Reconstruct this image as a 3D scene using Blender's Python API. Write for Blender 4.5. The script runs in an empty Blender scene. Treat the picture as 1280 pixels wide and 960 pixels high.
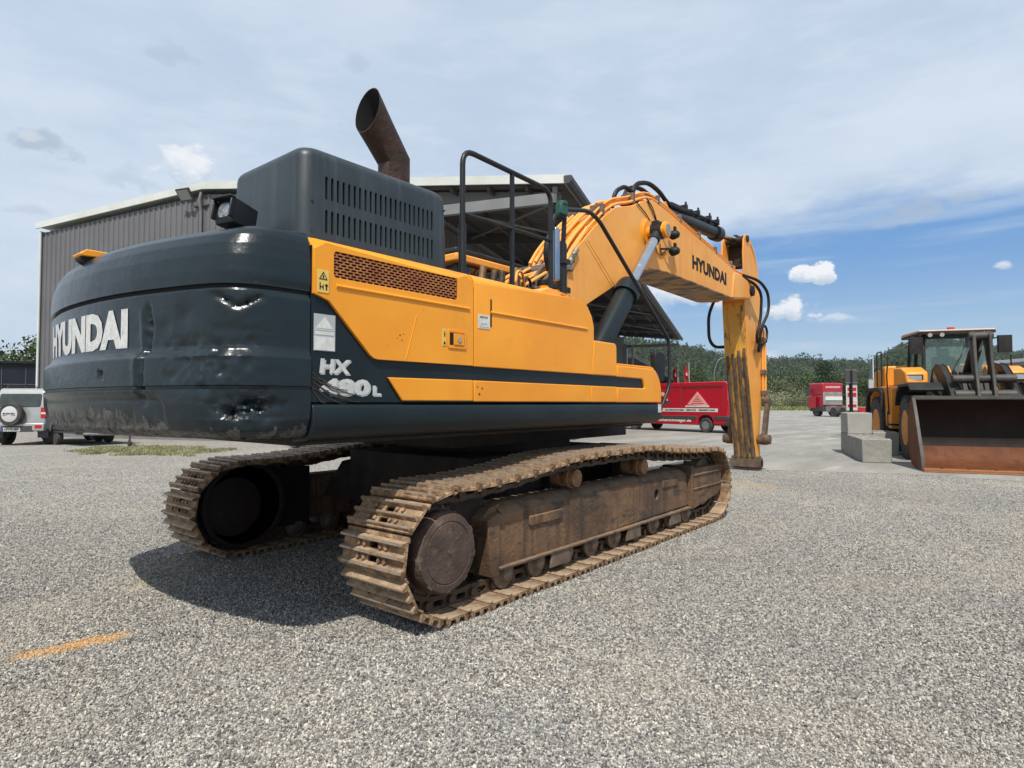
import bpy, bmesh, math, random
import numpy as np
from mathutils import Vector, Matrix, noise as mnoise
from mathutils.geometry import tessellate_polygon
R = math.radians
rng = random.Random(7)
sc = bpy.context.scene
COL = sc.collection

# ------------------------------------------------------------------ camera
CAMX, CAMY, CAMZ, YAW, PITCH, FPX = -5.135, -4.477, 1.424, R(39.192), R(1.79), 770.0
cam = bpy.data.cameras.new("camera")
cam.sensor_width = 36; cam.lens = FPX / 1280 * 36
cam.clip_start = .05; cam.clip_end = 6000
camo = bpy.data.objects.new("camera", cam); COL.objects.link(camo)
camo.location = (CAMX, CAMY, CAMZ); camo.rotation_euler = (math.pi/2 + PITCH, 0, YAW - math.pi/2)
sc.camera = camo
sc.render.resolution_x = 1024; sc.render.resolution_y = 768
sc.view_settings.view_transform = 'Standard'; sc.view_settings.look = 'None'
sc.view_settings.exposure = 0.0; sc.view_settings.gamma = 1

# ------------------------------------------------------------------ sun + sky
SUN = Vector((-.56, -.36, 1)).normalized()
sl = bpy.data.lights.new("sun", 'SUN'); sl.energy = 4.9; sl.angle = R(.6); sl.color = (1, .95, .87)
so = bpy.data.objects.new("sun", sl); COL.objects.link(so)
so.rotation_euler = SUN.to_track_quat('Z', 'Y').to_euler()

FW = Vector((math.cos(YAW), math.sin(YAW), 0)); RT = Vector((math.sin(YAW), -math.cos(YAW), 0))
def sky():
    w = bpy.data.worlds.new("World"); sc.world = w; w.use_nodes = True
    nt = w.node_tree; N = nt.nodes; L = nt.links
    for n in list(N): N.remove(n)
    def node(t, **k):
        n = N.new(t)
        for a, b in k.items(): setattr(n, a, b)
        return n
    def M(op, a, b=None, c=None, clamp=False):
        n = node('ShaderNodeMath', operation=op); n.use_clamp = clamp
        for i, x in enumerate((a, b, c)):
            if x is None: continue
            if isinstance(x, (int, float)): n.inputs[i].default_value = x
            else: L.new(x, n.inputs[i])
        return n.outputs[0]
    def smooth(x, a, b):
        n = node('ShaderNodeMapRange', interpolation_type='SMOOTHSTEP')
        L.new(x, n.inputs[0]); n.inputs[1].default_value = a; n.inputs[2].default_value = b
        return n.outputs[0]
    def mix(f, a, b):
        n = node('ShaderNodeMix', data_type='RGBA')
        if isinstance(f, (int, float)): n.inputs[0].default_value = f
        else: L.new(f, n.inputs[0])
        for i, x in ((6, a), (7, b)):
            if isinstance(x, tuple): n.inputs[i].default_value = (*x, 1)
            else: L.new(x, n.inputs[i])
        return n.outputs[2]
    tc = node('ShaderNodeTexCoord'); d = tc.outputs['Generated']
    def dot(v):
        n = node('ShaderNodeVectorMath', operation='DOT_PRODUCT'); L.new(d, n.inputs[0]); n.inputs[1].default_value = v
        return n.outputs['Value']
    f = dot(FW); r = dot(RT); u = dot((0, 0, 1))
    az = M('ARCTAN2', r, f)                       # radians right of the yard's axis
    el = M('ARCSINE', u)
    def nz(scale, detail, rough=.5, sz=1, off=0):
        mp = node('ShaderNodeMapping'); L.new(d, mp.inputs[0]); mp.inputs['Scale'].default_value = (1, 1, sz)
        mp.inputs['Location'].default_value = (off, off*.7, 0)
        n = node('ShaderNodeTexNoise'); L.new(mp.outputs[0], n.inputs[0])
        n.inputs['Scale'].default_value = scale; n.inputs['Detail'].default_value = detail; n.inputs['Roughness'].default_value = rough
        return n.outputs[0]
    st = node('ShaderNodeTexSky', sky_type='NISHITA'); st.sun_disc = False
    st.sun_elevation = math.asin(SUN.z); st.sun_rotation = math.atan2(SUN.x, SUN.y)
    st.air_density = 1.0; st.dust_density = 1.0; st.ozone_density = 1.5
    K = 10.0
    c = lambda a, b, e: (a*K, b*K, e*K)
    # clear air below the cloud sheet
    blue = mix(smooth(el, .02, .24), c(.46, .65, .82), c(.16, .37, .74))
    base = mix(.22, blue, st.outputs[0])
    n1 = nz(2.2, 7, .62, 3.2); n2 = nz(6, 7, .62, 3.4, 4)
    # the high sheet of cloud covers all but a low window on the right
    thr = M('MULTIPLY', smooth(az, .02, .36), .37)
    thr = M('ADD', thr, -.14)
    edge = M('ADD', el, M('MULTIPLY', M('SUBTRACT', n1, .5), .20))
    edge = M('ADD', edge, M('MULTIPLY', M('SUBTRACT', n2, .5), .05))
    veil = smooth(M('SUBTRACT', edge, thr), -.012, .07)
    veilc = mix(smooth(n1, .3, .7), c(.545, .655, .80), c(.70, .79, .90))
    veilc = mix(M('MULTIPLY', smooth(n2, .45, .75), .5), veilc, c(.78, .85, .93))
    veilc = mix(M('MULTIPLY', smooth(el, .35, .75), .35), veilc, c(.49, .58, .72))
    streak = smooth(nz(3.0, 4, .5, 14, 2), .48, .72)
    out = mix(M('MULTIPLY', streak, .38), base, c(.60, .72, .84))
    out = mix(M('MULTIPLY', veil, .93), out, veilc)
    # dim grey scraps and small cumulus, each a warped ellipse of the sky
    n3 = nz(22, 6, .6, 1.6, 9); n4 = nz(22, 6, .6, 1.6, 21)
    def blob(px, py, hw, hh, col, strength, dark=None, soft=.55):
        a0 = math.atan((px - 640) / FPX); e0 = math.atan((504.5 - py) / FPX * math.cos(a0))
        ww = hw / FPX * math.cos(a0)**2; hh2 = hh / FPX
        x = M('DIVIDE', M('SUBTRACT', az, a0), ww); y = M('DIVIDE', M('SUBTRACT', el, e0), hh2)
        x = M('ADD', x, M('MULTIPLY', M('SUBTRACT', n3, .5), 3.0)); y = M('ADD', y, M('MULTIPLY', M('SUBTRACT', n4, .5), 3.2))
        yy = M('MULTIPLY', y, M('SUBTRACT', 1.25, M('MULTIPLY', smooth(y, -.2, .2), .5)))
        q = M('ADD', M('MULTIPLY', x, x), M('MULTIPLY', yy, yy))
        m = M('MULTIPLY', smooth(q, 1.15, 1.15 - soft*1.1), strength)
        cc = mix(smooth(y, -.6, .45), dark, col) if dark else col
        return m, cc
    W = c(.95, .96, .98); D = c(.55, .65, .77)
    for a in ((1018, 345, 33, 12, W, .95, D, .5), (985, 391, 34, 12, W, .9, D, .6), (1040, 399, 30, 6, W, .5, D, 1.0),
              (228, 208, 42, 18, W, .75, D, .8), (155, 222, 50, 12, c(.44, .54, .66), .45, None, 1.1), (38, 176, 44, 15, c(.42, .51, .62), .7, None, .9), (28, 166, 18, 6, W, .3, None, 1),
              (205, 68, 40, 12, c(.40, .49, .61), .4, None, 1.1), (1152, 264, 42, 12, c(.42, .52, .66), .6, None, .9), (1215, 240, 26, 9, c(.44, .53, .66), .5, None, 1),
              (1110, 280, 30, 6, c(.42, .52, .66), .4, None, 1), (860, 372, 44, 13, W, .75, D, .9), (826, 365, 30, 12, W, .6, D, .9), (905, 384, 22, 10, W, .6, D, .9),
              (1262, 333, 12, 5, W, .6, D, .9), (962, 447, 20, 8, W, .45, D, 1.), (1000, 440, 36, 7, D, .4, None, 1.1), (442, 72, 22, 9, c(.42, .51, .62), .4, None, 1.1),
              (32, 263, 28, 6, c(.42, .51, .62), .35, None, 1.1), (-260, 250, 90, 30, W, .6, D, .8), (1500, 300, 90, 40, W, .6, D, .8)):
        m, cc = blob(*a); out = mix(m, out, cc)
    # ground-side of the dome
    out = mix(smooth(el, .0, -.05), out, c(.20, .19, .17))
    bg = node('ShaderNodeBackground'); L.new(out, bg.inputs[0]); bg.inputs[1].default_value = 1/K
    wo = node('ShaderNodeOutputWorld'); L.new(bg.outputs[0], wo.inputs[0])
sky()

# ------------------------------------------------------------------ materials
MATS = {}
def mat(name, col, rough=.5, metal=0., var=None, dirt=None, dirt2=None, bump=None, coat=0., vor=None, spec=.5, alpha=None, trans=0., emis=None, streaks=None, up=None, coord='Object'):
    """var=(scale, col2, amt)  dirt=(scale, lo, hi, col, stretch)  bump=(scale, strength, detail)  streaks: vertical run marks  up=(col,amt) dust on upward faces"""
    if name in MATS: return MATS[name]
    m = bpy.data.materials.new(name); m.use_nodes = True; nt = m.node_tree; N = nt.nodes; L = nt.links
    P = N['Principled BSDF']; tc = N.new('ShaderNodeTexCoord').outputs[coord]
    def noise(scale, detail=5, rough=.6, stretch=(1, 1, 1), off=0):
        mp = N.new('ShaderNodeMapping'); L.new(tc, mp.inputs[0]); mp.inputs['Scale'].default_value = stretch; mp.inputs['Location'].default_value = (off, off, off)
        n = N.new('ShaderNodeTexNoise'); L.new(mp.outputs[0], n.inputs[0]); n.inputs['Scale'].default_value = scale
        n.inputs['Detail'].default_value = detail; n.inputs['Roughness'].default_value = rough; return n.outputs[0]
    def ramp(x, a, b):
        n = N.new('ShaderNodeMapRange'); n.interpolation_type = 'SMOOTHSTEP'; L.new(x, n.inputs[0]); n.inputs[1].default_value = a; n.inputs[2].default_value = b; return n.outputs[0]
    def mul(x, k):
        n = N.new('ShaderNodeMath'); n.operation = 'MULTIPLY'; L.new(x, n.inputs[0])
        if isinstance(k, (int, float)): n.inputs[1].default_value = k
        else: L.new(k, n.inputs[1])
        return n.outputs[0]
    def mix(f, a, b):
        n = N.new('ShaderNodeMix'); n.data_type = 'RGBA'; L.new(f, n.inputs[0])
        for i, x in ((6, a), (7, b)):
            if isinstance(x, tuple): n.inputs[i].default_value = (*x[:3], 1)
            else: L.new(x, n.inputs[i])
        return n.outputs[2]
    c = None; rg = None
    if var: c = mix(mul(ramp(noise(var[0], 4), .3, .7), var[2] if len(var) > 2 else 1.), col, var[1])
    if streaks: c = mix(mul(ramp(noise(streaks[0], 3, .6, (1, 1, .06), 3), streaks[1], streaks[2]), streaks[4] if len(streaks) > 4 else .8), c or col, streaks[3])
    for dd, o in ((dirt, 5), (dirt2, 11)):
        if dd:
            k = ramp(noise(dd[0], 8, .7, dd[4] if len(dd) > 4 else (1, 1, 1), o), dd[1], dd[2])
            c = mix(k, c or col, dd[3])
            if rg is None:
                n = N.new('ShaderNodeMapRange'); L.new(k, n.inputs[0]); n.inputs[3].default_value = rough; n.inputs[4].default_value = max(rough, .8); rg = n.outputs[0]
    if up:
        g = N.new('ShaderNodeNewGeometry'); s = N.new('ShaderNodeSeparateXYZ'); L.new(g.outputs['Normal'], s.inputs[0])
        k = mul(ramp(s.outputs[2], .35, .95), mul(ramp(noise(9, 6), .2, .7), up[1])); c = mix(k, c or col, up[0])
    if c is None: P.inputs['Base Color'].default_value = (*col, 1)
    else: L.new(c, P.inputs['Base Color'])
    if rg is None: P.inputs['Roughness'].default_value = rough
    else: L.new(rg, P.inputs['Roughness'])
    P.inputs['Metallic'].default_value = metal; P.inputs['Coat Weight'].default_value = coat; P.inputs['Coat Roughness'].default_value = .08
    P.inputs['Specular IOR Level'].default_value = spec; P.inputs['Transmission Weight'].default_value = trans
    if emis: P.inputs['Emission Color'].default_value = (*emis[0], 1); P.inputs['Emission Strength'].default_value = emis[1]
    if alpha is not None: P.inputs['Alpha'].default_value = alpha
    if bump:
        b = N.new('ShaderNodeBump'); b.inputs['Strength'].default_value = bump[1]; b.inputs['Distance'].default_value = bump[3] if len(bump) > 3 else .02
        L.new(noise(bump[0], bump[2] if len(bump) > 2 else 6, .6, (1, 1, 1), 2), b.inputs['Height']); L.new(b.outputs[0], P.inputs['Normal'])
    MATS[name] = m; return m

YEL = (.88, .345, .024)
M_yel = mat('orange_paint', YEL, .36, var=(1.2, (.80, .285, .018), .9), streaks=(2.6, .52, .8, (.66, .235, .018), .35), dirt=(7, .66, .80, (.42, .19, .05)), dirt2=(34, .74, .80, (.16, .09, .05)), bump=(1.4, .30, 3, .04), coat=0, spec=.35)
M_yelworn = mat('faded_orange_paint', (.86, .40, .085), .5, var=(1.1, (.78, .29, .03), .9), streaks=(5, .55, .78, (.52, .25, .075), .6), dirt=(11, .66, .80, (.30, .17, .09)), bump=(4, .12, 3, .02))
M_dark = mat('dark_slate_paint', (.007, .013, .016), .34, var=(2, (.012, .020, .024), .9), dirt=(6, .64, .82, (.035, .040, .042)), bump=(2.5, .14, 3, .03), coat=0, spec=.30)
M_cw = mat('counterweight_paint', (.008, .015, .019), .27, var=(1.5, (.013, .021, .026), .9), dirt=(14, .66, .80, (.035, .040, .042)), dirt2=(30, .70, .75, (.17, .17, .165), (1, 1, .5)), bump=(6, .35, 5, .02), coat=0, spec=.42)
M_hood = mat('grey_hood_paint', (.017, .026, .031), .45, var=(2, (.032, .044, .051), .8), streaks=(14, .5, .75, (.055, .066, .070), .6), dirt=(9, .68, .8, (.11, .10, .09)))
M_black = mat('black_rubber', (.008, .008, .009), .55, var=(9, (.015, .014, .013)), spec=.3)
M_blkpaint = mat('black_paint', (.011, .013, .014), .42, var=(5, (.020, .022, .024)), spec=.35)
M_void = mat('print_and_gap_black', (.006, .005, .005), .9)  # black for print; also paints the dark inside gaps and holes
M_rusty = mat('rusty_track_steel', (.13, .070, .040), .7, .15, var=(5, (.24, .135, .070)), dirt=(10, .44, .62, (.42, .285, .155)), dirt2=(26, .60, .70, (.045, .025, .016)), bump=(36, .9, 7, .015), up=((.44, .34, .235), .75))
M_grouser = mat('worn_grouser_steel', (.34, .27, .20), .45, .5, var=(14, (.42, .34, .27)), dirt=(22, .5, .62, (.30, .15, .07)), bump=(50, .4))
M_mud = mat('dried_mud_frame', (.080, .045, .026), .75, 0, var=(2.2, (.20, .11, .052)), streaks=(9, .48, .68, (.050, .032, .023), .85), dirt=(6, .50, .64, (.055, .038, .029), (.5, 1, 1.6)), dirt2=(22, .60, .70, (.25, .155, .085), (.6, 1, 1.5)), bump=(30, .7, 8, .015), up=((.24, .17, .11), .8))
M_hub = mat('brown_hub_cover', (.060, .037, .029), .72, .1, var=(5, (.11, .068, .050)), dirt=(9, .55, .70, (.17, .115, .08)), dirt2=(34, .63, .70, (.34, .30, .26), (1, 1, .4)), bump=(30, .8, 8, .012))
M_link = mat('oily_chain_steel', (.075, .052, .038), .55, .5, var=(8, (.12, .08, .055)), dirt=(15, .55, .7, (.20, .13, .08)), bump=(40, .5))
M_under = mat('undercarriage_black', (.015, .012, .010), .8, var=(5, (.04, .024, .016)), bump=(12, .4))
M_idler = mat('shaded_red_brown', (.018, .010, .008), .75, .1, var=(4, (.035, .016, .012)), bump=(12, .4))  # far drive housing, darkened in colour for the shade between the tracks
M_chrome = mat('chromed_rod', (.62, .62, .62), .18, .95, var=(8, (.45, .45, .45), .5), dirt=(12, .6, .7, (.30, .27, .23)))
M_pipe = mat('rusty_exhaust', (.028, .020, .018), .6, .4, var=(5, (.075, .036, .024)), dirt=(12, .56, .70, (.15, .07, .04)), bump=(22, .4))
M_white = mat('white_decal', (.62, .62, .60), .5, var=(30, (.48, .48, .46)), dirt=(16, .63, .70, (.05, .055, .06), (1, 3, 1)))
M_offwhite = mat('sticker_white', (.68, .68, .64), .5, var=(20, (.55, .55, .50)))
M_stickgrey = mat('sticker_grey', (.40, .42, .42), .5)
M_stickyel = mat('sticker_yellow', (.72, .50, .12), .5)
M_mesh = mat('perforated_sheet', (.50, .20, .06), .55, .2, var=(12, (.33, .10, .035)), dirt=(30, .6, .7, (.10, .04, .03)))
M_stickdirt = mat('muddy_stick_face', (.70, .34, .035), .6, var=(3.2, (.56, .27, .04)), streaks=(11, .54, .66, (.20, .11, .04), .8), dirt=(7, .57, .66, (.12, .075, .04), (1, 1, .45)), dirt2=(26, .60, .66, (.06, .042, .03)), bump=(20, .5))
M_stickmud = mat('mud_caked_steel', (.070, .044, .030), .85, var=(8, (.13, .088, .058)), streaks=(7, .50, .66, (.26, .13, .04), .6), bump=(26, .8, 8, .02))
M_sticklow = mat('muddy_stick_face_low', (.50, .25, .035), .65, var=(3.2, (.36, .18, .035)), streaks=(9, .46, .60, (.10, .062, .035), .9), dirt=(6, .50, .62, (.085, .055, .034), (1, 1, .5)), dirt2=(26, .58, .66, (.05, .035, .026)), bump=(20, .5))
M_bunder = mat('dirty_boom_underside', (.40, .20, .06), .7, var=(2, (.30, .17, .08)), dirt=(5, .45, .60, (.10, .075, .055), (1, .5, 1)), bump=(12, .4))
M_glass = mat('tinted_glass', (.02, .03, .03), .05, 0, spec=.8)
M_brown = mat('brown_steel', (.10, .07, .05), .6, .2, var=(7, (.2, .14, .1)))

def nlink(o, parent=None):
    COL.objects.link(o)
    if parent is not None: o.parent = parent
    return o
def tag(o, label=None, cat=None, group=None, kind=None):
    if label: o['label'] = label
    if cat: o['category'] = cat
    if group: o['group'] = group
    if kind: o['kind'] = kind
    return o
def empty(name, loc=(0, 0, 0), rz=0, **k):
    o = bpy.data.objects.new(name, None); o.location = loc; o.rotation_euler = (0, 0, rz); o.empty_display_size = .3
    return tag(nlink(o), **k)
def copy_tree(o, loc=None, rz=None, parent=None, **k):
    def rec(a, par):
        b = a.copy(); nlink(b)
        if par is not None: b.parent = par; b.matrix_parent_inverse = a.matrix_parent_inverse.copy()
        for ch in [q for q in a.children]: rec(ch, b)
        return b
    b = rec(o, parent)
    if loc is not None: b.location = loc
    if rz is not None: b.rotation_euler = (0, 0, rz)
    return tag(b, **k)

def offset_poly(P, d):
    """move a 2D polygon inwards by d (counter-clockwise or clockwise)"""
    n = len(P); A = sum(P[i][0]*P[(i+1) % n][1] - P[(i+1) % n][0]*P[i][1] for i in range(n)); s = 1 if A > 0 else -1
    out = []
    for i in range(n):
        p0 = Vector(P[i-1]); p1 = Vector(P[i]); p2 = Vector(P[(i+1) % n])
        e1 = (p1-p0).normalized(); e2 = (p2-p1).normalized()
        n1 = Vector((-e1.y, e1.x))*s; n2 = Vector((-e2.y, e2.x))*s
        b = n1+n2; b = b/max(.3, b.length_squared)*2
        q = p1 + b*d; out.append((q.x, q.y))
    return out
def rrect(x0, x1, y0, y1, r, seg=3):
    pts = []
    for cx, cy, a0 in ((x1-r, y1-r, 0), (x0+r, y1-r, 90), (x0+r, y0+r, 180), (x1-r, y0+r, 270)):
        for k in range(seg+1):
            a = R(a0 + 90*k/seg); pts.append((cx+r*math.cos(a), cy+r*math.sin(a)))
    return pts
def circ(cx, cy, r, n=24): return [(cx+r*math.cos(2*math.pi*k/n), cy+r*math.sin(2*math.pi*k/n)) for k in range(n)]

class MB:
    def __init__(s): s.v = []; s.f = []; s.mi = []; s.cur = 0; s.mats = []; s.cuts = []
    def use(s, m):
        if m not in s.mats: s.mats.append(m)
        s.cur = s.mats.index(m); return s
    def add(s, vs, fs, T=None):
        s.cuts.append((len(s.v), len(s.f))); b = len(s.v); s.v += [tuple(T @ Vector(p)) if T is not None else tuple(p) for p in vs]
        s.f += [tuple(b+i for i in f) for f in fs]; s.mi += [s.cur]*len(fs); return s
    def box(s, x0, x1, y0, y1, z0, z1, T=None):
        return s.add([(x0,y0,z0),(x1,y0,z0),(x1,y1,z0),(x0,y1,z0),(x0,y0,z1),(x1,y0,z1),(x1,y1,z1),(x0,y1,z1)],
                     [(0,3,2,1),(4,5,6,7),(0,1,5,4),(1,2,6,5),(2,3,7,6),(3,0,4,7)], T)
    def prism(s, P, a, b, axis='y', holes=(), T=None):
        """outline in the two other axes (xz for y, yz for x, xy for z), extruded from a to b"""
        mp = {'y': lambda p, t: (p[0], t, p[1]), 'x': lambda p, t: (t, p[0], p[1]), 'z': lambda p, t: (p[0], p[1], t)}[axis]
        loops = [list(P)] + [list(h) for h in holes]
        flat = [p for l in loops for p in l]; n = len(flat)
        vs = [mp(p, a) for p in flat] + [mp(p, b) for p in flat]; fs = []
        if holes:
            tri = tessellate_polygon([[Vector((p[0], p[1], 0)) for p in l] for l in loops])
            fs += [tuple(t) for t in tri] + [tuple(i+n for i in reversed(t)) for t in tri]
        else: fs += [tuple(range(n)), tuple(reversed(range(n, 2*n)))]
        o = 0
        for l in loops:
            m = len(l)
            for i in range(m): j = (i+1) % m; fs.append((o+i, o+j, o+j+n, o+i+n))
            o += m
        return s.add(vs, fs, T)
    def tube(s, pts, r, seg=8, caps=True, T=None):
        pts = [Vector(p) for p in pts]; n = len(pts); vs = []; fs = []
        rr = r if isinstance(r, (list, tuple)) else [r]*n
        t0 = (pts[1]-pts[0]).normalized(); up = Vector((0, 0, 1)) if abs(t0.z) < .9 else Vector((1, 0, 0))
        a = t0.cross(up).normalized()
        for i in range(n):
            t = (pts[min(i+1, n-1)] - pts[max(i-1, 0)]).normalized()
            a = (a - t*a.dot(t)).normalized(); b = t.cross(a)
            for k in range(seg):
                q = 2*math.pi*k/seg; vs.append(pts[i] + (a*math.cos(q) + b*math.sin(q))*rr[i])
        for i in range(n-1):
            for k in range(seg):
                j = (k+1) % seg; fs.append((i*seg+k, i*seg+j, (i+1)*seg+j, (i+1)*seg+k))
        if caps: fs += [tuple(reversed(range(seg))), tuple(range((n-1)*seg, n*seg))]
        return s.add(vs, fs, T)
    def cyl(s, p0, p1, r, r1=None, seg=20, T=None): return s.tube([p0, p1], [r, r if r1 is None else r1], seg, True, T)
    def lathe(s, prof, seg=32, axis='y', c=(0, 0, 0), T=None, cap=True):
        """prof: list of (radius, position along the axis)"""
        vs = []; fs = []; n = len(prof)
        for i, (r, h) in enumerate(prof):
            for k in range(seg):
                a = 2*math.pi*k/seg; x, y = r*math.cos(a), r*math.sin(a)
                p = {'y': (x, h, y), 'x': (h, x, y), 'z': (x, y, h)}[axis]; vs.append((p[0]+c[0], p[1]+c[1], p[2]+c[2]))
        for i in range(n-1):
            for k in range(seg): j = (k+1) % seg; fs.append((i*seg+k, i*seg+j, (i+1)*seg+j, (i+1)*seg+k))
        if cap: fs += [tuple(reversed(range(seg))), tuple(range((n-1)*seg, n*seg))]
        return s.add(vs, fs, T)
    def grid(s, rows, closed=False, T=None):
        vs = [p for r in rows for p in r]; n = len(rows[0]); fs = []
        for i in range(len(rows)-1):
            for k in range(n if closed else n-1): j = (k+1) % n; fs.append((i*n+k, i*n+j, (i+1)*n+j, (i+1)*n+k))
        return s.add(vs, fs, T)
    def mesh(s, name, mats, ang=38, norm=True, flat=False):
        me = bpy.data.meshes.new(name); me.from_pydata(s.v, [], s.f)
        ml = s.mats or ([mats] if not isinstance(mats, (list, tuple)) else list(mats))
        for m in ml: me.materials.append(m)
        if len(ml) > 1: me.polygons.foreach_set('material_index', s.mi)
        if norm:
            bm = bmesh.new(); bm.from_mesh(me); bmesh.ops.recalc_face_normals(bm, faces=bm.faces); bm.to_mesh(me); bm.free()
        if not flat:
            me.polygons.foreach_set('use_smooth', [True]*len(me.polygons)); me.set_sharp_from_angle(angle=R(ang))
        me.update(); return me
    def build(s, name, m, parent=None, bev=0, seg=2, ang=38, **k):
        o = bpy.data.objects.new(name, s.mesh(name, m, ang)); nlink(o, parent)
        if bev: bevel(o, bev, seg)
        return tag(o, **k)
def each(mb, name, m, parent=None, per=1, **k):
    """one object for every `per` solids of the builder"""
    cuts = mb.cuts+[(len(mb.v), len(mb.f))]; out = []
    for i in range(0, len(cuts)-1, per):
        (v0, f0), (v1, f1) = cuts[i], cuts[min(i+per, len(cuts)-1)]
        q = MB(); q.v = mb.v[v0:v1]; q.f = [tuple(a-v0 for a in f) for f in mb.f[f0:f1]]; q.mi = [0]*(f1-f0); out.append(q.build(name, m, parent, **k))
    return out
def bevel(o, w, seg=2):
    b = o.modifiers.new('bevel', 'BEVEL'); b.width = w; b.segments = seg; b.limit_method = 'ANGLE'; b.angle_limit = R(40); b.harden_normals = False
def inst(name, me, parent, loc=(0, 0, 0), rot=(0, 0, 0), scale=(1, 1, 1), **k):
    o = bpy.data.objects.new(name, me); o.location = loc; o.rotation_euler = rot; o.scale = scale; nlink(o, parent); return tag(o, **k)

def text_tris(s, size, bold=.02, xs=1., space=1., shear=0., cut=None):
    """lettering as a flat mesh: list of 2D points and triangles, origin at its lower left corner"""
    cu = bpy.data.curves.new('t', 'FONT'); cu.body = s; cu.size = 1; cu.offset = bold; cu.space_character = space; cu.shear = shear; cu.fill_mode = 'FRONT'; cu.resolution_u = 3
    o = bpy.data.objects.new('t', cu); COL.objects.link(o); bpy.context.view_layer.update()
    me = bpy.data.meshes.new_from_object(o.evaluated_get(bpy.context.evaluated_depsgraph_get()))
    bpy.data.objects.remove(o); bpy.data.curves.remove(cu)
    bm = bmesh.new(); bm.from_mesh(me); bmesh.ops.triangulate(bm, faces=bm.faces)
    bmesh.ops.remove_doubles(bm, verts=bm.verts, dist=1e-5)
    x0 = min(v.co.x for v in bm.verts); x1 = max(v.co.x for v in bm.verts); y0 = min(v.co.y for v in bm.verts); y1 = max(v.co.y for v in bm.verts)
    k = size/(y1-y0)
    for v in bm.verts: v.co = ((v.co.x-x0)*k*xs, (v.co.y-y0)*k, 0)
    if cut:
        w = (x1-x0)*k*xs; t = cut
        while t < w:
            bmesh.ops.bisect_plane(bm, geom=bm.verts[:]+bm.edges[:]+bm.faces[:], plane_co=(t, 0, 0), plane_no=(1, 0, 0)); t += cut
        t = cut
        while t < size:
            bmesh.ops.bisect_plane(bm, geom=bm.verts[:]+bm.edges[:]+bm.faces[:], plane_co=(0, t, 0), plane_no=(0, 1, 0)); t += cut
    bm.verts.index_update()
    vs = [(v.co.x, v.co.y) for v in bm.verts]; fs = [tuple(v.index for v in f.verts) for f in bm.faces]
    bm.free(); bpy.data.meshes.remove(me)
    return vs, fs, (x1-x0)*k*xs
def lettering(name, s, m, parent, fn, width=None, size=.1, **kw):
    """fn maps flat (x, y) to 3D"""
    if width:
        _, _, w = text_tris(s, size, kw.get('bold', .02), 1., kw.get('space', 1.)); kw['xs'] = width/w
    vs, fs, w = text_tris(s, size, **kw)
    me = bpy.data.meshes.new(name); me.from_pydata([fn(*p) for p in vs], [], fs); me.materials.append(m); me.update()
    o = bpy.data.objects.new(name, me); return nlink(o, parent)

# ================================================================== excavator (x forward, y left, z up; origin on the ground under the slew ring)
EXC = empty('crawler_excavator', label='large orange and dark slate crawler excavator on rusty tracks, boom without a bucket', cat='excavator')

# ---- counterweight
def cw_plan():
    pts = []
    for k in range(12): t = k/11; pts.append((-3.222-.15*t, -1.5))
    p0 = Vector((-3.372, -1.5)); a = math.asin(1.26/3.945); p3 = Vector((-3.945*math.cos(a), -1.26)); tg = Vector((-p3.y, p3.x)).normalized()
    tg = Vector((math.sin(-a), -math.cos(a)))*-1 if False else Vector((-math.sin(a), math.cos(a)))
    p1 = p0+Vector((-.22, 0)); p2 = p3-tg*.17
    for k in range(1, 22):
        t = k/21; q = p0*(1-t)**3+p1*3*t*(1-t)**2+p2*3*t*t*(1-t)+p3*t**3; pts.append((q.x, q.y))
    for k in range(1, 110):
        b = -a + 2*a*k/109; pts.append((-3.945*math.cos(b), 3.945*math.sin(b)))
    half = [(x, -y) for x, y in pts[:33]]
    return pts + list(reversed(half[:-1]))
PLAN = [Vector(p) for p in cw_plan()]
SL = [0.]
for i in range(1, len(PLAN)): SL.append(SL[-1] + (PLAN[i]-PLAN[i-1]).length)
def plan_at(s):
    s = min(max(s, 0), SL[-1]-1e-6); i = int(np.searchsorted(SL, s, 'right'))-1; i = min(i, len(PLAN)-2)
    t = (s-SL[i])/(SL[i+1]-SL[i]); p = PLAN[i].lerp(PLAN[i+1], t)
    def nn(j):
        e = PLAN[min(j+1, len(PLAN)-1)]-PLAN[max(j-1, 0)]; e.normalize(); return Vector((-e.y, e.x))*1.
    n = nn(i).lerp(nn(i+1), t).normalized()
    if n.dot(p) < 0: n = -n
    return p, n
PROF = [(1.235, .15), (1.25, .085), (1.28, .04), (1.34, .010), (1.42, 0), (1.496, 0), (1.500, .014), (1.512, .014), (1.516, 0), (1.665, 0), (1.705, .040), (1.722, .046), (2.005, .040),
        (2.018, .052), (2.034, .052), (2.038, .036), (2.10, .034), (2.19, .042), (2.255, .062), (2.305, .092), (2.34, .135), (2.36, .185), (2.372, .25)]
def prof(z, side):
    zs = [p[0] for p in PROF]; v = float(np.interp(z, zs, [p[1] for p in PROF]))
    if z > 2.06: w = float(np.interp(z, [2.06, 2.372], [.4, .30])); v = v*(side + (1-side)*w)
    else: v = v*(side+(1-side)*(.6 if z < 1.6 or 2.0 < z < 2.06 else .35))
    return v
def g(s, z, s0, z0, a, b): return math.exp(-((s-s0)/a)**2 - ((z-z0)/b)**2)
S_TOT = SL[-1]
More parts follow.
